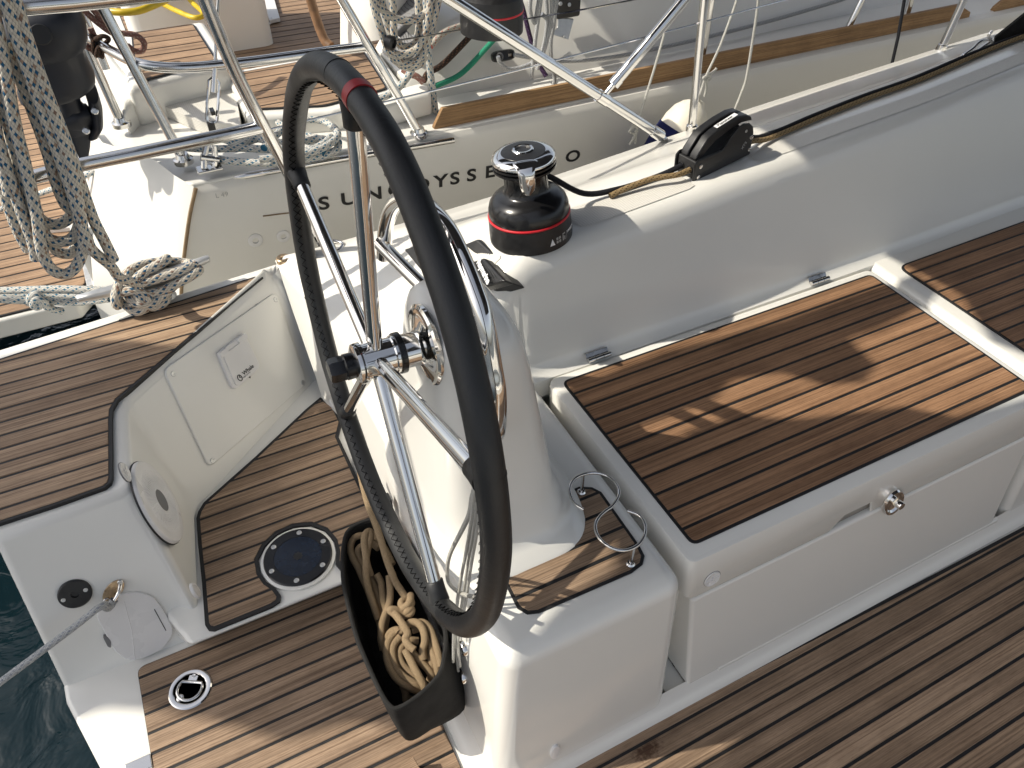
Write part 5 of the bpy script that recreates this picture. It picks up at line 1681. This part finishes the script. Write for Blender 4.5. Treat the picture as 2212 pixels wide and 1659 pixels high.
# swim platform folded down
pf = [(-0.372, 2.585), (-0.318, 2.665), (-0.20, 3.55), (-0.15, 5.2), (-1.6, 5.2), (-1.6, 2.585)]
mb = MB(); mb.prism([(p[0], p[1], -0.008) for p in pf], (0, 0, -0.075)); obj('swim_platform', mb, GEL2, nb, bevel=0.012)
teak_panel('platform_teak', [(-0.382, 2.60), (-0.330, 2.675), (-0.218, 3.55), (-0.17, 5.18), (-1.6, 5.18), (-1.6, 2.60)], 0.0, 0.0600, 2.6620, TEAK_NB, nb, gap=0.0085, margin=0.003, thick=0.007)
# toe rail
mb = MB()
secs = []
for x in (0.905, 0.94, 1.5, 2.5, 3.45, 3.55):
    dy = 0.004 * max(0, x - 2.0) ** 2
    hh = 0.006 if x in (0.905,) else (0.066 if x < 3.5 else 0.02)
    y0 = YN + 0.045 + dy
    secs.append([V(x, y0, ZD - 0.004), V(x, y0 + 0.004, ZD + hh), V(x, y0 + 0.020, ZD + hh), V(x, y0 + 0.028, ZD - 0.004)])
mb.loft(secs)
obj('toe_rail', mb, TEAK_RAIL, nb, bevel=0.003, seg=2)
mb = MB()
secs = []
for x in (3.72, 3.8, 5.0, 8.0):
    dy = 0.004 * max(0, x - 2.0) ** 2
    hh = 0.02 if x < 3.75 else 0.066
    y0 = YN + 0.045 + dy
    secs.append([V(x, y0, ZD - 0.004), V(x, y0 + 0.004, ZD + hh), V(x, y0 + 0.020, ZD + hh), V(x, y0 + 0.028, ZD - 0.004)])
mb.loft(secs)
obj('toe_rail', mb, TEAK_RAIL, nb, bevel=0.003, seg=2)
# rubbing strake
mb = MB(); mb.tube([at(505, 384, y=YN), at(530, 380, y=YN - 0.006), at(700, 350, y=YN - 0.008), at(980, 303, y=YN - 0.008)], [0.003, 0.010, 0.011, 0.010], 12); obj('rubbing_strake', mb, CHROME, nb)
mb = MB(); mb.tube([at(568, 467, y=YN - 0.0005), at(640, 458, y=YN - 0.0005)], 0.0025, 6); obj('styling_line', mb, OCHRE, nb)
# name on the topsides
ps, pe = at(689, 454, y=YN - 0.0015), at(1268, 347, y=YN - 0.0015)
LET = [('S', 689), ('U', 737), ('N', 788), ('O', 838), ('D', 893), ('Y', 938), ('S', 972), ('S', 1008), ('E', 1047), ('Y', 1080), ('4', 1150), ('O', 1220)]
td = (pe - ps).normalized()
for ch, u in LET:
    v = lerp(454, 351, (u - 689) / (1222 - 689))
    text('lettering', ch, 0.064 if u < 1200 else 0.062, at(u, v, y=YN - 0.0015), td, (0, 0, 1), PRINT_K, nb, sx=1.3, bold=0.0016)
text('lettering', 'L 49', 0.022, at(466, 428, y=YN - 0.0015), td, (0, 0, 1), PRINT_G, nb)
# through-hull outlets
for u, v, rr in ((552, 519, 0.024), (612, 510, 0.022)):
    c = at(u, v, y=YN)
    mb = MB(); mb.lathe([(rr, -0.002), (rr, 0.003), (rr * 0.8, 0.005), (rr * 0.42, 0.004), (rr * 0.4, -0.001), (0, -0.001)], c, (0, -1, 0), 28); obj('hull_outlet', mb, WHT, nb)

# stainless stern rail of the neighbour
nr = tubes('stern_rail', 'stainless stern rail of the neighbouring yacht with its curved lower tube', 'rail', [
    ('leg', [at(905, 288, z=ZD), at(868, 222, y=2.36), at(735, -5, y=2.40), at(700, -60, y=2.41)], 0.0150),
    ('leg', [at(396, 345, z=0.495), at(300, 165, y=2.48), at(205, -15, y=2.52)], 0.0150),
    ('leg', [at(262, 266, z=0.50), at(205, 140, y=2.78), at(140, -15, y=2.82)], 0.0140),
    ('leg', [at(230, 150, y=2.9), at(165, -10, y=2.95)], 0.012),
    ('lower_tube', spline([at(795, 100, y=2.39), at(700, 112, y=2.40), at(560, 131, y=2.42), at(440, 144, y=2.44), at(360, 146, y=2.46), at(295, 136, y=2.50), at(240, 110, y=2.62), at(180, 75, y=2.80), at(135, 45, y=2.95), at(118, 55, y=3.0)], 5), 0.0150)])
for (u, v, z) in ((905, 288, ZD), (396, 345, 0.495), (262, 266, 0.50)):
    mb = MB(); mb.lathe([(0.030, -0.01), (0.030, 0.004), (0.022, 0.008), (0.018, 0.02)], at(u, v, z=z), (0, 0, 1), 24); obj('foot', mb, STEEL, nr)
mb = MB()
w0, w1, w2 = at(845, 90, y=2.38), at(1280, 17, y=2.36), at(2230, -170, y=2.36)
mb.tube([w0, w1, w2], 0.0028, 8)
tag(obj('lifeline', mb, STEEL), 'thin wire lifeline of the neighbouring yacht running from its stern rail', 'wire')
mb = MB(); c = at(842, 92, y=2.37); mb.lathe([(0.018, -0.012), (0.022, -0.006), (0.022, 0.012), (0.014, 0.016), (0.012, 0.008), (0, 0.008)], c, (0.6, -0.75, -0.1), 24)
tag(obj('lifeline_stopper', mb, BLK), 'black round stopper on the neighbour rail by the rope coil', 'stopper')
# outer stanchions of the neighbour, far right
for i, (pts, lab_) in enumerate((([(1510, 165), (1537, 0)], 'dark stainless stanchion of the neighbour just behind our own stanchion'), ([(1818, 92), (1835, 55), (1862, 0)], 'bent stainless stanchion of the neighbour left of the black cord'), ([(1950, 62), (1968, 0)], 'short stainless stanchion of the neighbour behind the black cord'), ([(2165, 50), (2200, -30)], 'stainless stanchion of the neighbour above the snap hook'))):
    yy = YN + 0.10 + (0.01 if i else 0)
    p = [at(u, v, y=yy) for u, v in pts]
    p.append(p[-1] + (p[-1] - p[-2]) * 2.0)
    st = tubes('stanchion', lab_, 'stanchion', [('tube', p, 0.0135)], 'stanchions of the neighbouring yacht')
# backstay with turnbuckle
q0, q1 = at(452, 362, z=0.497), at(473, -20, y=2.5)
bs = thing('backstay', q0, 'backstay wire with turnbuckle rising from the neighbour deck corner', 'wire')
L_ = lambda t: lerp(q0, q1, t)
mb = MB(); mb.tube([L_(0.55), L_(1.2)], 0.0045, 8); obj('wire', mb, STEEL, bs)
mb = MB(); mb.tube([L_(0.12), L_(0.27)], 0.0065, 10); obj('stud', mb, CHROME, bs)
mb = MB(); mb.tube([L_(0.44), L_(0.60)], 0.0085, 10); obj('stud', mb, CHROME, bs)
sd = (q1 - q0).cross(V(0, 1, 0)).normalized()
for s in (-1, 1):
    mb = MB(); mb.tube([L_(0.26), L_(0.28) + sd * 0.014 * s, L_(0.38) + sd * 0.016 * s, L_(0.50) + sd * 0.014 * s, L_(0.53)], 0.0048, 8); obj('turnbuckle_body', mb, CHROME, bs)
mb = MB(); mb.box(L_(0.33), (0.012, 0.03, 0.012)); mb.box(L_(0.24), (0.02, 0.02, 0.028)); obj('cross_pin', mb, BLK_GLOSS, bs)
for s in (-1, 1):
    mb = MB(); mb.tube([L_(-0.01) + sd * 0.014 * s, L_(0.06) + sd * 0.016 * s, L_(0.13) + sd * 0.010 * s], 0.009, 8); obj('fork', mb, STEEL, bs)
mb = MB(); mb.tube([L_(0.055) - sd * 0.026, L_(0.055) + sd * 0.026], 0.011, 14); obj('clevis_pin', mb, STEEL, bs)
mb = MB(); mb.box(q0 - V(0, 0, 0.002), (0.075, 0.045, 0.008)); obj('chain_plate', mb, STEEL, bs, bevel=0.003)

# outboard motor clamped to the neighbour's rail
om = thing('outboard_motor', at(110, 200, y=2.52), 'dark outboard motor hanging on the neighbour stern rail', 'outboard motor')
OY = 2.52
def sec_at(u, v, hw, hd, n=24, e=2.6, tilt=0.0):
    hw, hd = hw * 0.80, hd * 0.72
    c = at(u, v, y=OY)
    A_ = (at(u + 60, v - 14, y=OY) - c).normalized()
    D_ = V(0, 1, 0.25).normalized()
    out = []
    for k in range(n):
        a = 2 * pi * k / n
        out.append(c + A_ * hw * math.copysign(abs(cos(a)) ** (2 / e), cos(a)) + D_ * hd * math.copysign(abs(sin(a)) ** (2 / e), sin(a)))
    return out
mb = MB(); mb.loft([sec_at(78, 0, 0.10, 0.10), sec_at(82, 20, 0.125, 0.12), sec_at(95, 60, 0.135, 0.13), sec_at(104, 88, 0.128, 0.125), sec_at(108, 98, 0.12, 0.118)]); obj('cowling', mb, MOTOR, om, smooth=50)
mb = MB(); mb.loft([sec_at(106, 96, 0.105, 0.10), sec_at(116, 125, 0.105, 0.10), sec_at(120, 150, 0.115, 0.105), sec_at(124, 172, 0.125, 0.11), sec_at(122, 185, 0.13, 0.11), sec_at(118, 195, 0.12, 0.10)]); mid = obj('mid_section', mb, MOTOR, om, smooth=50)
mb = MB(); mb.loft([sec_at(140, 180, 0.046, 0.05), sec_at(146, 205, 0.038, 0.045), sec_at(151, 228, 0.040, 0.045), sec_at(158, 250, 0.062, 0.05), sec_at(163, 270, 0.060, 0.045), sec_at(170, 286, 0.052, 0.03)]); obj('lower_leg', mb, MOTOR, om, smooth=50)
mb = MB(); mb.loft([sec_at(172, 278, 0.045, 0.012), sec_at(176, 300, 0.034, 0.010), sec_at(179, 322, 0.026, 0.008), sec_at(181, 338, 0.018, 0.006)]); obj('skeg', mb, MOTOR, om, smooth=50)
a_ = at(128, 268, y=OY); b__ = at(196, 245, y=OY)
mb = MB(); ad = (b__ - a_).normalized(); LL = (b__ - a_).length
mb.lathe([(0.0, -0.02), (0.03, 0.0), (0.042, 0.05), (0.04, LL - 0.03), (0.03, LL), (0, LL + 0.01)], a_, ad, 24); obj('gearcase', mb, MOTOR, om)
mb = MB(); mb.loft([sec_at(196, 196, 0.022, 0.09, e=2), sec_at(205, 225, 0.022, 0.10, e=2), sec_at(208, 255, 0.020, 0.09, e=2), sec_at(203, 285, 0.016, 0.05, e=2), sec_at(198, 298, 0.012, 0.02, e=2)]); obj('cavitation_plate', mb, MOTOR, om, smooth=60)
mb = MB(); c = at(88, 75, y=OY - 0.105); mb.lathe([(0.026, 0), (0.024, 0.008), (0, 0.008)], c, (0.1, -0.9, 0.4), 24); obj('fuel_cap', mb, BLK_RUB, om)
for u, v in ((146, 192), (205, 240), (186, 283)):
    screw(at(u, v, y=OY - 0.07), V(0.1, -0.9, 0.35), om, 0.010, STEEL)
mb = MB(); mb.prism([at(140, 95, y=OY - 0.02), at(172, 92, y=OY - 0.02), at(202, 190, y=OY - 0.02), at(178, 196, y=OY - 0.02)], (0, 0.08, 0.02)); obj('mounting_pad', mb, CREAM, om, bevel=0.008)

# ropes and gear on the neighbour
def rope(pts, r, mat_, name, label, plane=None, group=None, n=6, seg=10):
    m = MB(); m.tube(spline([Vector(p) for p in pts], n), r, seg)
    return tag(obj(name, m, mat_), label, 'rope', group)
Dk = lambda u, v, z: at(u, v, z=z)
heap = thing('rope_heap', Dk(640, 310, 0.49), 'heap of pale blue flecked rope on the neighbour deck behind the wheel rim', 'rope')
for pts in ([(385, 318), (450, 322), (520, 320), (590, 322), (640, 312), (690, 300), (730, 312), (715, 330), (650, 345), (590, 352), (500, 348), (440, 338)],
            [(440, 300), (480, 290), (540, 296), (590, 305), (660, 320), (700, 330)],
            [(570, 320), (610, 280), (650, 260), (700, 262), (730, 290), (700, 318), (650, 335)],
            [(650, 255), (690, 240), (735, 228), (755, 222)],
            [(480, 300), (520, 310), (560, 300), (600, 318), (640, 340)],
            [(560, 345), (610, 338), (660, 330), (700, 310), (715, 295)],
            [(600, 265), (640, 285), (690, 300), (735, 310)]):
    i = heap.children.__len__()
    mfig([Dk(u, v, 0.505 + 0.012 * (i % 3)) for u, v in pts], 0.0115, FLECK_L, 'strand', heap)
rope([Dk(238, 352, 0.40), Dk(200, 372, 0.38), Dk(150, 395, 0.34), Dk(60, 428, 0.25), Dk(-60, 478, 0.15)], 0.0095, FLECK_L, 'mooring_line', 'pale mooring line of the neighbour running aft behind the hanging coil')
rope([Dk(330, 322, 0.50), Dk(280, 338, 0.47), Dk(235, 358, 0.40), Dk(180, 380, 0.34)], 0.0095, FLECK_L, 'mooring_line', 'doubled pale mooring line at the neighbour stern corner')
coil2 = thing('rope_coil', at(860, 60, y=2.42), 'coil of blue flecked rope hanging on the neighbour rail above the winch', 'rope')
cy2 = 2.42
for i, pts in enumerate(([(800, -30), (810, 20), (825, 70), (840, 110), (862, 132), (890, 135), (915, 115), (930, 70), (942, 20), (955, -30)],
            [(820, -30), (828, 20), (840, 60), (850, 90)],
            [(845, -30), (850, 30), (852, 80), (870, 100), (895, 95), (905, 60), (903, 0), (900, -30)],
            [(805, -10), (830, 25), (860, 42), (890, 44), (915, 32), (940, 5), (950, -20)],
            [(835, 105), (860, 118), (890, 112), (912, 90), (925, 40), (932, -30)],
            [(920, -30), (922, 30), (920, 70), (925, 110), (930, 160), (936, 200), (940, 242)],
            [(940, -20), (935, 30), (915, 100), (890, 150), (868, 182), (840, 205), (800, 218), (770, 222)],
            [(845, 112), (850, 128), (880, 146), (905, 140), (920, 120)])):
    mfig([at(u, v, y=cy2 + 0.02 * ((i * 3) % 4) - 0.02) for u, v in pts], 0.0118, FLECK_L if i in (5, 6) else FLECK, 'strand', coil2)
rope([at(1120, -20, y=2.62), at(1085, 60, y=2.60), at(1040, 115, y=2.58), at(995, 160, y=2.55), at(950, 182, y=2.50), at(930, 188, y=2.5)], 0.0095, GREENROPE, 'green_rope', 'green rope curving down the side of the neighbour coaming')
rope([at(1080, 0, y=2.66), at(1040, 50, y=2.64), at(1000, 95, y=2.6), at(955, 140, y=2.55), at(925, 158, y=2.52), at(915, 175, y=2.5)], 0.0105, BROWNROPE, 'brown_rope', 'dark brown rope leading down past the hanging coil')
rope([at(1080, 38, y=2.64), at(1010, 52, y=2.64), at(960, 70, y=2.6), at(930, 100, y=2.56)], 0.0105, REDWHITE, 'red_flecked_rope', 'white rope with red flecks leading from the neighbour winch')
rope([at(915, 178, y=2.46), at(900, 165, y=2.47), at(885, 160, y=2.48), at(870, 150, y=2.5)], 0.011, ROSE, 'faded_red_rope', 'short end of faded red rope below the hanging coil')
grey = thing('white_rope_coil', at(1185, 40, y=2.50), 'coil of white rope hanging in front of the neighbour coaming', 'rope')
for i, pts in enumerate(([(1150, -30), (1145, 20), (1155, 50), (1160, 20), (1168, -30)], [(1172, -30), (1164, 30), (1156, 90), (1150, 150), (1148, 170)],
            [(1178, -30), (1182, 40), (1176, 90), (1165, 125), (1140, 140), (1115, 148), (1095, 148), (1080, 135), (1076, 122)],
            [(1190, -30), (1192, 30), (1186, 70), (1175, 110), (1160, 150)], [(1200, -30), (1198, 40), (1190, 90), (1192, 140), (1198, 170), (1192, 200), (1198, 222)], [(1206, -30), (1200, 20), (1185, 40), (1170, 30)])):
    mfig([at(u, v, y=2.48 + 0.012 * (i % 3)) for u, v in pts], 0.0072, GREYROPE, 'strand', grey)
rope([at(1120, -10, y=2.66), at(1130, 20, y=2.64), at(1145, 80, y=2.6), at(1160, 130, y=2.56), at(1180, 165, y=2.52)], 0.0085, PURPLE, 'purple_rope', 'dark purple rope hanging behind the white rope coil')
rope([at(1080, -2, y=2.78), at(1250, 4, y=2.8), at(1400, -6, y=2.85), at(1600, -30, y=2.9)], 0.010, PURPLE, 'purple_rope', 'dark purple rope lying along the top of the neighbour coaming')
rope([at(1110, 118, y=2.57), at(1150, 125, y=2.56), at(1220, 132, y=2.555), at(1320, 124, y=2.555), at(1450, 98, y=2.56), at(1560, 72, y=2.57), at(1700, 35, y=2.6), at(1850, -10, y=2.62)], 0.0075, GREYROPE, 'grey_line', 'grey line lying along the foot of the neighbour coaming')
# block on the coaming, pad eye, bracket, winch, instruments
c = at(1087, 120, y=2.60)
bl = thing('exit_block', c, 'small black deck exit block on the neighbour coaming', 'block')
n_ = V(0, -0.92, 0.38)
mb = MB(); mb.loft([[c + frame_from(n_, (0, 0, 1)) @ Vector((0.046 * s * math.copysign(abs(cos(a)) ** 0.6, cos(a)), 0.020 * s * math.copysign(abs(sin(a)) ** 0.6, sin(a)), h)) for a in [2 * pi * k / 28 for k in range(28)]] for s, h in ((1, -0.01), (1, 0.006), (0.86, 0.012), (0.5, 0.012))]); obj('body', mb, BLK_GLOSS, bl)
mb = MB(); mb.lathe([(0.014, 0.005), (0.015, 0.018), (0.011, 0.020), (0.0085, 0.012)], c + V(-0.022, 0, -0.002), n_, 20); obj('bush', mb, GREYPLASTIC, bl)
mb = MB(); mb.box(c + V(0.02, -0.012, 0.004), (0.012, 0.006, 0.01)); obj('cheek', mb, STEEL, bl)
c = at(1238, 194, z=ZD)
pe_ = thing('pad_eye', c, 'dark folding pad eye on the neighbour deck behind its toe rail', 'pad eye')
mb = MB(); mb.box(c + V(0, 0.012, 0.004), (0.085, 0.05, 0.01)); obj('base_plate', mb, STEEL, pe_, bevel=0.003)
for dx in (-0.016, 0.020):
    mb = MB(); mb.tube([c + V(dx + 0.016 * cos(a), 0.01 + 0.016 * sin(a), 0.016) for a in [2 * pi * k / 20 for k in range(20)]], 0.0055, 8, closed=True); obj('ring', mb, STEEL, pe_)
c = at(1232, 34, y=2.60)
bk = thing('steel_bracket', c, 'bent stainless bracket with black cleat on the neighbour coaming', 'bracket')
mb = MB(); mb.prism([at(1206, 38, y=2.60), at(1240, 42, y=2.60), at(1228, 86, y=2.575), at(1190, 74, y=2.575), at(1205, 60, y=2.59)], (0, 0.006, 0.002)); obj('plate', mb, ALU, bk, bevel=0.002)
mb = MB(); mb.box(at(1222, 10, y=2.62), (0.10, 0.06, 0.08)); obj('cleat_body', mb, BLK, bk, bevel=0.01)
screw(at(1220, 80, y=2.57), V(0, -0.95, 0.3), bk, 0.006)
for u, v in ((1211, 8), (1230, 10)):
    screw(at(u, v, y=2.585), V(0, -0.95, 0.3), bk, 0.007)
c = at(1062, 44, z=0.80)
wn = thing('winch', c, 'dark winch of the neighbour with thin red line at the top edge', 'winch')
mb = MB(); mb.lathe([(0.10, -0.03), (0.10, 0.05), (0.096, 0.075), (0.075, 0.09), (0.055, 0.10), (0.055, 0.15), (0.08, 0.16), (0.08, 0.19), (0, 0.2)], c, (0, 0, 1), 40); obj('drum', mb, BLK, wn, smooth=35)
mb = MB(); mb.lathe([(0.1005, 0.03), (0.1012, 0.0315), (0.1012, 0.034), (0.1, 0.036)], c, (0, 0, 1), 40); obj('red_ring', mb, RED, wn)
def grey_cover(c, w, h, label, txt):
    th = thing('instrument', c, label, 'instrument', 'grey instrument covers on the neighbour')
    Rm = frame_from((-0.55, -0.25, 0.8), (0.8, 0, 0.6))
    mb = MB(); mb.box(c, (w, h, 0.03), Rm); b = obj('cover', mb, GREYPLASTIC, th, bevel=0.008)
    mb = MB()
    for k in range(10):
        mb.tube([c + Rm @ Vector((w * (-0.46 + 0.92 * j / 10), -h * 0.42 + h * 0.84 * k / 9 + 0.008 * sin(j * 0.7), 0.0155)) for j in range(11)], 0.0012, 4)
    obj('rib', mb, BLK, b); b.children[-1]['kind'] = 'stuff'
    text('lettering', txt, 0.03, c + Rm @ Vector((-w * 0.35, 0.0, 0.017)), Rm.col[0], Rm.col[1], PRINT_W, th)
grey_cover(at(868, 22, y=2.72), 0.15, 0.15, 'grey ridged instrument cover behind the hanging rope coil', 'Ray')
grey_cover(at(868, 105, y=2.62), 0.11, 0.11, 'lower grey ridged instrument cover behind the hanging rope coil', 'Ra')
mb = MB()
secs = [[at(735, v, y=2.95), at(775, v * 0.95 - 6, y=2.78), at(830, v * 0.9 - 10, y=2.70), at(900, v * 0.8 - 10, y=2.72), at(930, v * 0.6 - 20, y=2.9)] for v in (105, 60, 0, -80)]
mb.loft(secs, closed=False, caps=False)
obj('helm_pod', mb, GEL, nb, smooth=60)
# locker box edge below the coil
mb = MB(); mb.prism([at(770, 215, z=0.54), at(905, 178, z=0.56), at(926, 182, z=0.56), at(932, 200, z=0.55), at(800, 238, z=0.53)], (0, 0, -0.08)); obj('locker_edge', mb, GEL, nb, bevel=0.012)
# yellow hose
yh = thing('yellow_hose', Dk(430, 20, 0.4), 'yellow hose lying in loops on the neighbour cockpit floor', 'hose')
for pts, z in (([(180, -10), (230, 22), (290, 25), (340, 8), (380, -12)], 0.82), ([(320, -8), (350, 8), (385, 25), (420, 38), (440, 30), (415, 5), (400, -15)], 0.5), ([(385, -10), (410, 20), (440, 35), (465, 38)], 0.3), ([(400, -15), (430, 10), (470, 15), (500, 35), (510, 52), (495, 62), (480, 60)], 0.27), ([(425, -15), (425, 10), (415, 32), (395, 42)], 0.3), ([(380, -8), (395, 20), (392, 42)], 0.3), ([(460, 10), (420, 0), (400, -15)], 0.28)):
    mfig([Dk(u, v, z) for u, v in pts], 0.011, YELLOW, 'loop', yh)
# brown leather covered tube
mb = MB(); mb.tube(spline([at(666, -25, y=2.9), at(674, 10, y=2.9), at(690, 60, y=2.88), at(702, 88, y=2.86), at(714, 100, y=2.84)], 6), 0.017, 14)
tag(obj('leather_tube', mb, LEATHERBROWN), 'tube with stitched brown leather cover above the neighbour teak floor', 'tube')
# faded rope on the neighbour's rail
fr = thing('faded_rope', at(260, 60, y=2.75), 'faded red rope tied round the neighbour rail beside the outboard motor', 'rope')
for pts in ([(135, -20), (150, 40), (170, 80), (195, 105), (225, 110)], [(150, -15), (190, 30), (225, 60), (255, 80), (270, 100)], [(170, -20), (200, 20), (230, 50), (262, 75)], [(258, 72), (290, 75), (310, 90), (308, 108), (290, 110), (275, 98)], [(195, 60), (215, 100), (240, 110)]):
    mfig([at(u, v, y=2.70) for u, v in pts], 0.009, ROSE, 'strand', fr)
kt = thing('tied_knot', at(210, 95, y=2.6), 'grey knot tied round the curved tube of the neighbour rail', 'rope')
for k in range(4):
    c = at(200 + 6 * k, 94 + 3 * k, y=2.70)
    mb = MB(); mb.tube([c + V(0.006 * sin(a), 0.026 * cos(a), 0.026 * sin(a)) for a in [2 * pi * j / 16 for j in range(16)]], 0.0065, 8, closed=True); obj('turn', mb, BLACKROPE if k == 1 else BROWNROPE, kt)
mfig([at(205, 85, y=2.66), at(222, 78, y=2.64), at(235, 84, y=2.65), at(225, 96, y=2.66), at(212, 105, y=2.66), at(208, 122, y=2.67)], 0.0065, BROWNROPE, 'tail', kt)
# pale line and post at the neighbour platform
rope([Dk(225, 310, 0.18), Dk(215, 322, 0.12), Dk(203, 338, 0.05)], 0.009, WHITEROPE, 'short_line', 'short pale rope end by the neighbour stern corner')
mb = MB(); mb.prism([Dk(150, 445, 0.0), Dk(163, 440, 0.0), Dk(205, 620, 0.0), Dk(190, 625, 0.0)], (0, 0, 0.012)); obj('platform_trim', mb, ALU, nb, bevel=0.003)
mb = MB(); mb.prism([Dk(104, 488, 0.0), Dk(150, 475, 0.0), Dk(156, 500, 0.0), Dk(106, 505, 0.0)], (0, 0, 0.02)); obj('ladder_bracket', mb, WHT, nb, bevel=0.004)

# ------------------------------------------------------------------ awning canvas, unseen, added above and aft, cut to shape the shade
ZC = 2.30
aw = thing('gobo', (-1.0, 1.5, ZC), 'dark canvas awning added unseen above the cockpit to shape its shade', 'gobo')
def add_gobo(poly, name='gobo_panel'):
    m = MB(); m.prism([(p[0] + 0.35, p[1] - 0.127, ZC) for p in poly], (0, 0, 0.006))
    return obj(name, m, GOBO_CLOTH, aw)
add_gobo([(-0.30, 3.05), (2.4, 2.95), (2.4, 3.9), (-0.2, 3.9)])
add_gobo([(-0.40, 0.85), (0.45, 0.85), (0.45, -1.6), (4.4, -1.6), (4.4, 2.5), (0.6, 2.6), (-0.36, 2.6), (-0.42, 1.9), (-0.38, 1.68), (-0.47, 1.52), (-0.42, 1.40)])
add_gobo([(-2.35, 0.85), (-0.44, 0.85), (-0.44, 1.335), (-0.56, 1.35), (-0.76, 1.375), (-0.84, 1.45), (-1.09, 1.53), (-1.17, 1.585), (-1.30, 1.60), (-1.55, 1.50), (-1.62, 1.38), (-1.75, 1.36), (-1.9, 1.30), (-2.1, 1.32), (-2.35, 1.25)])
add_gobo([(-2.2, 1.86), (-2.2, 1.70), (-1.9, 1.60), (-1.72, 1.68), (-1.5, 1.655), (-1.2, 1.65), (-1.12, 1.685), (-1.05, 1.665), (-1.0, 1.65), (-0.94, 1.575), (-0.86, 1.545), (-0.79, 1.575), (-0.78, 1.675), (-0.67, 1.675), (-0.50, 1.69), (-0.42, 1.72), (-0.42, 1.80), (-0.9, 1.80), (-1.2, 1.83), (-1.6, 1.82)])
add_gobo([(-3.6, 2.62), (-3.6, 2.05), (-3.03, 1.97), (-2.91, 1.90), (-2.77, 1.79), (-2.71, 1.73), (-2.56, 1.70), (-2.45, 1.62), (-2.2, 1.72), (-2.2, 2.30), (-2.24, 2.48), (-2.35, 2.53), (-2.41, 2.58), (-2.59, 2.67)])
